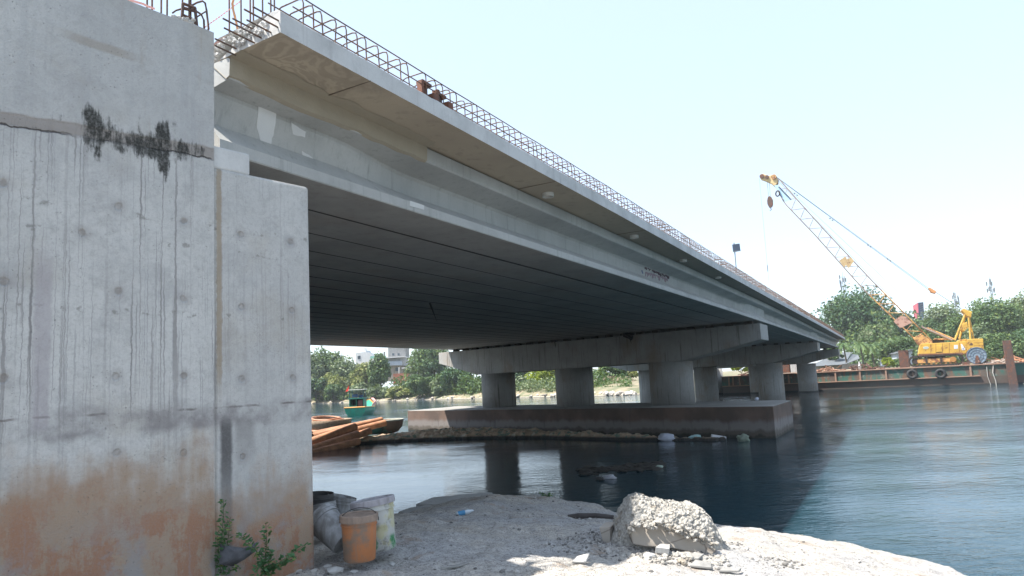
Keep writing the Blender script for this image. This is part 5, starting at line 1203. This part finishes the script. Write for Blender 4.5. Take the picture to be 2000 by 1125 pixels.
undergrowth('undergrowth', 'mixed low undergrowth filling the gaps between the far left trees', [(560, 791), (700, 786), (850, 780.5), (960, 778)], 4.2, 13000, 'green', 1)
undergrowth('undergrowth', 'green scrub on the shore behind the middle and right columns', [(1120, 774), (1235, 771)], 2.6, 3500, 'green', 5, .25)
undergrowth('undergrowth', 'pale scrub along the far shore between the bridge columns', [(960, 778), (1085, 775.5), (1150, 773)], 3, 5000, 'grey', 2, .28)
def under2(name, label, x0, x1, D, dep, hmax, n, kind, seed, leaf):
    r = np.random.RandomState(seed); P = []
    for i in range(n):
        px = r.uniform(x0, x1); d = D+r.uniform(0, dep); p = aty(px, 715, d); hh = hmax*(.3+1.5*abs(mnoise.noise(Vector((p.x*.13, d*.13, seed))))); P.append((p.x, d, 1.4+hh*r.uniform(0, 1)**.8))
    P = np.array(P); nn = r.normal(size=(n, 3)); nn /= np.linalg.norm(nn, axis=1)[:, None]; a = np.cross(nn, r.normal(size=(n, 3))); a /= np.linalg.norm(a, axis=1)[:, None]; b = np.cross(nn, a); s = leaf*r.uniform(.5, 1.3, n)[:, None]; a = a*s; b = b*s*.6
    leafmesh(name, np.stack([P-a, P-b, P+a, P+b], 1).reshape(-1, 3), LM[kind], None, label=label, cat='undergrowth', kind='stuff')
under2('undergrowth', 'dense dark undergrowth between the trees behind the barge', 1610, 2060, 142, 16, 9, 14000, 'green', 3, .36)
# palms
def palm(px, top, bot, wpx, D, label, seed):
    T_ = aty(px, top, D); Bt = aty(px, bot, D); o = empty('palm_tree', (T_.x, D, Bt.z), label, 'tree', 'palms by the sheds'); rn = random.Random(seed); L = wpx*D/F*.55
    hd = Vector((T_.x, D, T_.z-L*.25)); mb = MB(); mb.tube([Vector((T_.x+.3, D, Bt.z-.4)), hd], .14, 7, .1); mb.build('trunk', MTr, o)
    mb = MB()
    for k in range(15):
        q = 6.28*k/15+rn.uniform(-.2, .2); el = rn.uniform(.1, 1.1); d = Vector((cos(q), sin(q), 0)); pts = [hd+d*(L*f*cos(el*(1-f*.4)))+UZ*(L*(sin(el)*f-.95*f*f)) for f in (0, .25, .5, .75, 1)]
        for a, b in zip(pts, pts[1:]):
            for j in range(5):
                p = a.lerp(b, j/5); sd2 = (b-a).cross(UZ).normalized(); w2 = L*.24
                for s in (-1, 1): mb.add([p, p+(b-a)*.25, p+sd2*s*w2+(b-a)*.5-UZ*w2*.5], [(0, 1, 2)])
    mb.build('fronds', LM['green'], o)
palm(1646, 668, 704, 36, 117, 'short palm next to the bridge end, leftmost of the palms', 1); palm(1679, 667, 712, 36, 114, 'middle palm with a bare trunk beside the grey roof', 2); palm(1700, 670, 710, 34, 118, 'rightmost of the palms beside the grey roof', 3)

# ------------------------------------------------------------------ buildings
def pbox(name, pts, D, dep, mat, parent, bevel=0, label=None):
    mb = MB(); mb.prism([aty(x, y, D) for x, y in pts], (0, dep, 0)); return recalc(mb.build(name, mat, parent, bevel=bevel, label=label))
MWhW = paint('white_house_wall', (.62, .62, .62), .85, var=.08, grime=.1); MGlass = paint('dark_window', (.05, .07, .09), .2); MRoofG = paint('grey_sheet_roof', (.12, .135, .15), .7, var=.15, sc=.6, grime=.3)
MWallB = paint('dirty_block_wall', (.36, .33, .29), .9, var=.25, grime=.5); MGreyW = paint('grey_render', (.26, .26, .26), .9, var=.2, grime=.3); MBrk = paint('red_brick_wall', (.36, .13, .08), .9, var=.2, grime=.3)
o = aty(712, 760, 235); h1_ = empty('white_house', (o.x, 235, 2.5), 'white flat-roofed house above the trees with one small window', 'house')
pbox('wall', [(695, 770), (695, 689.5), (711, 687.5), (722, 688.5), (731, 701), (731, 770)], 235, 8, MWhW, h1_); pbox('window', [(698.5, 695), (704, 694.7), (704, 701), (698.5, 701.3)], 234.9, .1, MGlass, h1_)
pbox('roof_tank', [(711, 688), (711, 680), (715, 680), (715, 688)], 236, 1, MWhW, h1_); pbox('roof_dome', [(715, 688), (717, 684.5), (721, 685), (722.5, 689)], 235.5, 2, paint('steel_dome', (.3, .35, .4), .4), h1_)
o = aty(775, 760, 226); h2 = empty('terraced_house', (o.x, 226, 2.5), 'grey multi-storey house with balconies over a red brick wall', 'house')
pbox('upper_wall', [(758, 700), (758, 676), (792, 676), (792, 700)], 228, 8, MGreyW, h2)
for x in (766, 776.5): pbox('window', [(x, 690), (x+4, 690), (x+4, 694.5), (x, 694.5)], 227.9, .1, MGlass, h2)
pbox('terrace_slab', [(752, 698), (790, 695.5), (790, 697), (752, 700)], 224, 5, MWhW, h2); pbox('terrace_wall', [(754, 714), (754, 699), (798, 697), (800, 714)], 226, 8, paint('pale_grey_render', (.42, .42, .42), .9, grime=.3), h2)
pbox('balcony_band', [(757, 714), (757, 706), (784, 705), (784, 713)], 224.5, 2, paint('blue_grey_band', (.40, .45, .52), .7), h2)
pbox('roof_edge', [(784, 718), (805, 716), (806, 718), (785, 720)], 223, 4, MWhW, h2); pbox('lower_wall', [(756, 745), (756, 714), (800, 712), (800, 745)], 226.5, 7, MWallB, h2)
for x, y in ((772, 718), (788, 719)): pbox('window', [(x, y), (x+6, y), (x+6, y+7), (x, y+7)], 226.4, .1, MGlass, h2)
pbox('pillar', [(778, 732), (778, 717), (780, 717), (780, 732)], 224, .5, MWhW, h2); pbox('brick_wall', [(768, 752), (768, 730), (799, 728), (799, 748)], 219, .6, MBrk, None, label=None)
o = bpy.data.objects['brick_wall']; tag(o, 'low red brick wall below the terraced house', 'wall')
pbox('awning', [(722, 700), (724, 695.5), (751, 694.5), (751, 698)], 222, 3, paint('green_awning', (.25, .5, .42), .7), h2)
pbox('water_tank', [(749, 697), (749, 687), (752, 687), (752, 697)], 222, .6, MGreyW, h2)
o = aty(1640, 716, 124); h3 = empty('grey_roofed_shed', (o.x, 124, 2), 'low shed with a wide grey sheet roof between the bridge end and the palms', 'shed')
A_ = lambda x, y, D: aty(x, y, D)
mb = MB(); mb.add([A_(1578, 716, 121), A_(1650, 711.5, 121), A_(1663, 687.5, 129), A_(1640, 688, 129)], [(0, 1, 2, 3)]); mb.add([A_(1650, 711.5, 121), A_(1679, 700, 124), A_(1676, 693, 130), A_(1663, 691, 129)], [(0, 1, 2, 3)])
o = mb.build('roof', MRoofG, h3); q = o.modifiers.new('s', 'SOLIDIFY'); q.thickness = .12
pbox('wall', [(1582, 724), (1582, 714.5), (1648, 711.5), (1648, 722)], 122, 7, MWallB, h3)
for x in (1608, 1615.5): pbox('vent', [(x, 717), (x+3, 717), (x+3, 720.5), (x, 720.5)], 121.9, .1, MGlass, h3)
pbox('yard_wall', [(1645, 722), (1645, 711), (1680, 710), (1680, 720)], 121, .3, paint('dark_block_wall', (.17, .16, .15), .9, grime=.4), None); tag(bpy.data.objects['yard_wall'], 'dark grimy block wall right of the grey-roofed shed', 'wall')
o = aty(1765, 706, 128); h4 = empty('blue_shed', (o.x, 128, 2), 'pale blue-grey shed behind the steel post', 'shed')
pbox('wall', [(1752, 714), (1752, 690), (1764, 689), (1782, 686), (1782, 712)], 128, 6, paint('pale_blue_sheet', (.42, .47, .54), .7, grime=.2), h4); pbox('roof', [(1750, 691), (1750, 689.5), (1765, 686), (1783, 682), (1783, 685)], 127.5, 7, MRoofG, h4)
MMast = paint('galvanised_grey', (.16, .18, .2), .5)
for px, top, bot, lb in ((1652, 539, 600, 'telecom mast rising behind the largest dark tree'), (1872, 571, 640, 'telecom mast beside the crane gantry'), (1942, 545, 620, 'tallest telecom mast, right of the crane')):
    D = 250.; b = aty(px, bot, D); t_ = aty(px, top, D); t_.x = b.x; o = empty('telecom_mast', (b.x, D, 3), lb, 'mast', 'telecom masts beyond the trees')
    b.z = 2.5; mb = MB(); L = t_.z-b.z; w0 = .75 if px == 1652 else .42
    for sx, sy in ((-1, -1), (1, -1), (0, 1)): mb.tube([b+Vector((sx*w0, sy*w0, 0)), t_+Vector((sx*w0*.5, sy*w0*.5, 0))], .13, 4)
    for i in range(24):
        z0 = L*i/24; z1 = L*(i+1)/24; k0 = w0*(1-.5*i/24); k1 = w0*(1-.5*(i+1)/24); sg = 1 if i % 2 else -1; mb.tube([b+Vector((-k0*sg, -k0, z0)), b+Vector((k1*sg, -k1, z1))], .07, 4)
    mb.tube([t_, t_+UZ*1.6], .07, 4); mb.build('lattice', MMast, o); mb = MB(); rn = random.Random(px)
    for i in range(9):
        q = rn.uniform(0, 6.3); z = -rn.uniform(.3, 5.2); mb.box(t_+Vector((cos(q)*1.15, sin(q)*.9, z)), (.17, .15, .75)); mb.tube([t_+Vector((0, 0, z)), t_+Vector((cos(q)*1.15, sin(q)*.9, z))], .06, 4)
    mb.build('antennas', MMast, o)
# billboard
D = 175.; o = aty(1797, 655, D); bb = empty('billboard', (o.x, D, 3), 'tall three-sided red and navy billboard on a blue pole behind the boom', 'billboard')
a, b, c0 = aty(1784, 597, D+1.5), aty(1793.5, 591, D-.8), aty(1802.5, 590, D+1.3); a2, b2, c2 = aty(1786, 623, D+1.5), aty(1795, 624.5, D-.8), aty(1804.5, 619.5, D+1.3)
def face(nm, P_, mat, parent=bb, off=0.): mb = MB(); mb.add([p+Vector((0, -off, 0)) for p in P_], [tuple(range(len(P_)))]); o = mb.build(nm, mat, parent); s = o.modifiers.new('s', 'SOLIDIFY'); s.thickness = .12; return o
fa = face('red_face', [a, b, b2, a2], paint('faded_red_panel', (.42, .10, .13), .6, var=.2, sc=.8)); fb = face('navy_face', [b, c0, c2, b2], paint('navy_panel', (.03, .05, .12), .6)); face('back_face', [a, c0, c2, a2], MGreyW)
MWs = paint('white_print', (.6, .6, .6), .6)
for i, (f0, f1, g0_, g1_) in enumerate(((.2, .6, .22, .3), (.25, .7, .36, .42), (.2, .65, .5, .57), (.3, .75, .63, .67))):
    face('white_lettering', [a.lerp(b, f0).lerp(a2.lerp(b2, f0), g0_+.05), a.lerp(b, f1).lerp(a2.lerp(b2, f1), g0_), a.lerp(b, f1).lerp(a2.lerp(b2, f1), g1_), a.lerp(b, f0).lerp(a2.lerp(b2, f0), g1_+.05)], MWs, fa, .1)
for i in range(5): g0_ = .12+.14*i; face('pale_stripe', [b.lerp(c0, .15).lerp(b2.lerp(c2, .15), g0_+.02), b.lerp(c0, .85).lerp(b2.lerp(c2, .85), g0_), b.lerp(c0, .85).lerp(b2.lerp(c2, .85), g0_+.03), b.lerp(c0, .15).lerp(b2.lerp(c2, .15), g0_+.05)], MMast, fb, .1)
mb = MB(); t_ = aty(1797, 622, D+.5); mb.tube([Vector((t_.x, D+.5, 2)), t_+UZ*1], .55, 12); mb.build('pole', paint('blue_pole', (.03, .22, .5), .5), bb)

# ------------------------------------------------------------------ small things on the deck and on the wall
v = ray(1438.5, 532); k = (6.4-H)/v.z; b = Vector((v.x*k, v.y*k, 6.2)); t_ = aty(1437, 474, b.y); fl_ = empty('panel_on_pole', tuple(b), 'small dark square panel on a thin pole standing on the deck', 'panel')
mb = MB(); mb.tube([b, Vector((b.x, b.y, t_.z))], .02, 6); mb.build('pole', MMast, fl_)
pn = [aty(x, y, b.y-.06) for x, y in ((1430.5, 477.5), (1444.5, 475.5), (1446.5, 490), (1432.5, 492.5))]; mb = MB(); mb.prism(pn, (0, .05, 0)); recalc(mb.build('panel', paint('slate_panel', (.07, .09, .13), .5), fl_))
mb = MB(); mb.prism([p+Vector((0, -.015, 0)) for p in (pn[3].lerp(pn[0], .12), pn[2].lerp(pn[1], .12), pn[2], pn[3])], (0, .01, 0)); recalc(mb.build('pale_edge', MMast, fl_))
# rebar and tape on the wing wall
def wq(x, y, off=.25): return WP.pick(x, y, off)
rc_ = empty('rebar_cage_on_wall', tuple(wq(370, 40)), 'bent rebar loops and a small steel frame standing on top of the wing wall', 'rebar')
def loop(nm, pts, r, mat, off=.3, parent=rc_): mb = MB(); mb.tube([wq(x, y, off) for x, y in pts], r, 6); mb.build(nm, mat, parent, smooth=True)
def Zr(x, y): return (240+x/5.882, y/5.882)
loop('bent_bar', [Zr(780, 70), Zr(850, 30), Zr(915, 12), Zr(945, 35), Zr(960, 110), Zr(985, 330), Zr(970, 375)], .009, MRb)
loop('bent_bar', [Zr(570, 150), Zr(610, 120), Zr(680, 100)], .008, MRb); loop('bent_bar', [Zr(700, 85), Zr(830, 120), Zr(900, 165), Zr(930, 230), Zr(935, 365)], .009, MRb, .35)
loop('bent_bar', [Zr(850, 195), Zr(930, 145), Zr(955, 130)], .007, MRb)
mb = MB()
for p, q in ((Zr(690, 40), Zr(680, 235)), (Zr(830, 90), Zr(855, 340)), (Zr(690, 40), Zr(835, 95)), (Zr(690, 95), Zr(830, 130)), (Zr(700, 180), Zr(820, 230)), (Zr(740, 200), Zr(830, 270))): mb.tube([wq(*p, .28), wq(*q, .28)], .014, 5)
mb.build('steel_frame', MSteel, rc_)
for x, y in ((278, -60), (335, -60), (440, -60), (507, -60), (683, -60), (760, -60), (778, 120)):
    y1 = {278: 40, 335: 80, 440: 140, 507: 165, 683: 230, 760: 60, 778: 290}[x]; mb = MB(); a = wq(*Zr(x, y1), .3); mb.tube([a-UZ*.1, a+UZ*(.75 if y < 0 else .25)], .008, 5); mb.build('starter_bar', MRb, rc_)
mb = MB(); rn = random.Random(6)
for i in range(26): p = wq(*Zr(560+10*i+rn.uniform(-10, 10), 190+rn.uniform(-15, 25)+2.2*i), .2); mb.stone(p, (.022, .02, .015), rn, 1)
mb.build('rubble_crumbs', MRub, rc_)
m = M('warning_tape'); q = m.n('ShaderNodeTexWave'); q.inputs['Scale'].default_value = 3.2; q.bands_direction = 'DIAGONAL'; MTape = m.fin(m.mix(m.step(q.outputs[1], .4, .6), (.62, .55, .52), (.65, .12, .08)), .5)
def tape(pts, offs_, wdt, label):
    P_ = [wq(*Zr(x, y), o_) for (x, y), o_ in zip(pts, offs_)]; mb = MB(); vs = []
    for i, p in enumerate(P_): vs += [p+UZ*wdt, p-UZ*wdt+WN*.01]
    mb.add(vs, [(2*i, 2*i+1, 2*i+3, 2*i+2) for i in range(len(P_)-1)]); o = mb.build('warning_tape', MTape, None, label=label, cat='tape', group='red and white warning tape'); s = o.modifiers.new('s', 'SOLIDIFY'); s.thickness = .001
tape([(60, -5), (130, 12), (235, 42), (290, 70), (370, 100)], [.15]*5, .007, 'red and white tape lying along the top of the wing wall')
tape([(900, 345), (980, 285), (1130, 180), (1250, 90), (1355, 12)], [.5, .6, .7, .8, .9], .006, 'thin twisted tape rising from the wall corner to the rebar')
tape([(1050, 510), (1150, 445), (1210, 415), (1310, 345)], [.5, .6, .7, .8], .008, 'lower tape strand between the wall corner and the slab end')
tape([(1275, -10), (1262, 40), (1268, 110), (1290, 190), (1305, 260), (1320, 330), (1330, 390)], [.8]*7, .0, 'x')
o = [q for q in bpy.data.objects if q.get('label') == 'x'][0]
me = o.data; mb = MB(); vs = []; 
for i, (x, y) in enumerate([(1275, -10), (1262, 40), (1268, 110), (1290, 190), (1305, 260), (1320, 330), (1330, 390)]):
    vs += [wq(*Zr(x-14-4*(i % 2), y), .8), wq(*Zr(x+10, y), .82)]
mb.add(vs, [(2*i, 2*i+1, 2*i+3, 2*i+2) for i in range(6)]); bpy.data.objects.remove(o)
o = mb.build('warning_tape', paint('faded_orange_tape', (.7, .32, .12), .6, var=.3, sc=9), None, label='faded orange tape hanging vertically on the starter bars', cat='tape', group='red and white warning tape'); s = o.modifiers.new('s', 'SOLIDIFY'); s.thickness = .001


# ------------------------------------------------------------------ air
mb = MB(); mb.box((0, 600, 22), (1900, 1300, 24.5)); hm = bpy.data.materials.new('haze_air'); hm.use_nodes = True; ht = hm.node_tree; ht.nodes.clear()
ho = ht.nodes.new('ShaderNodeOutputMaterial'); hv = ht.nodes.new('ShaderNodeVolumePrincipled'); hv.inputs['Color'].default_value = (.88, .95, 1, 1); hv.inputs['Density'].default_value = .0003; ht.links.new(hv.outputs[0], ho.inputs['Volume'])
hz = mb.build('haze', hm, kind='stuff')
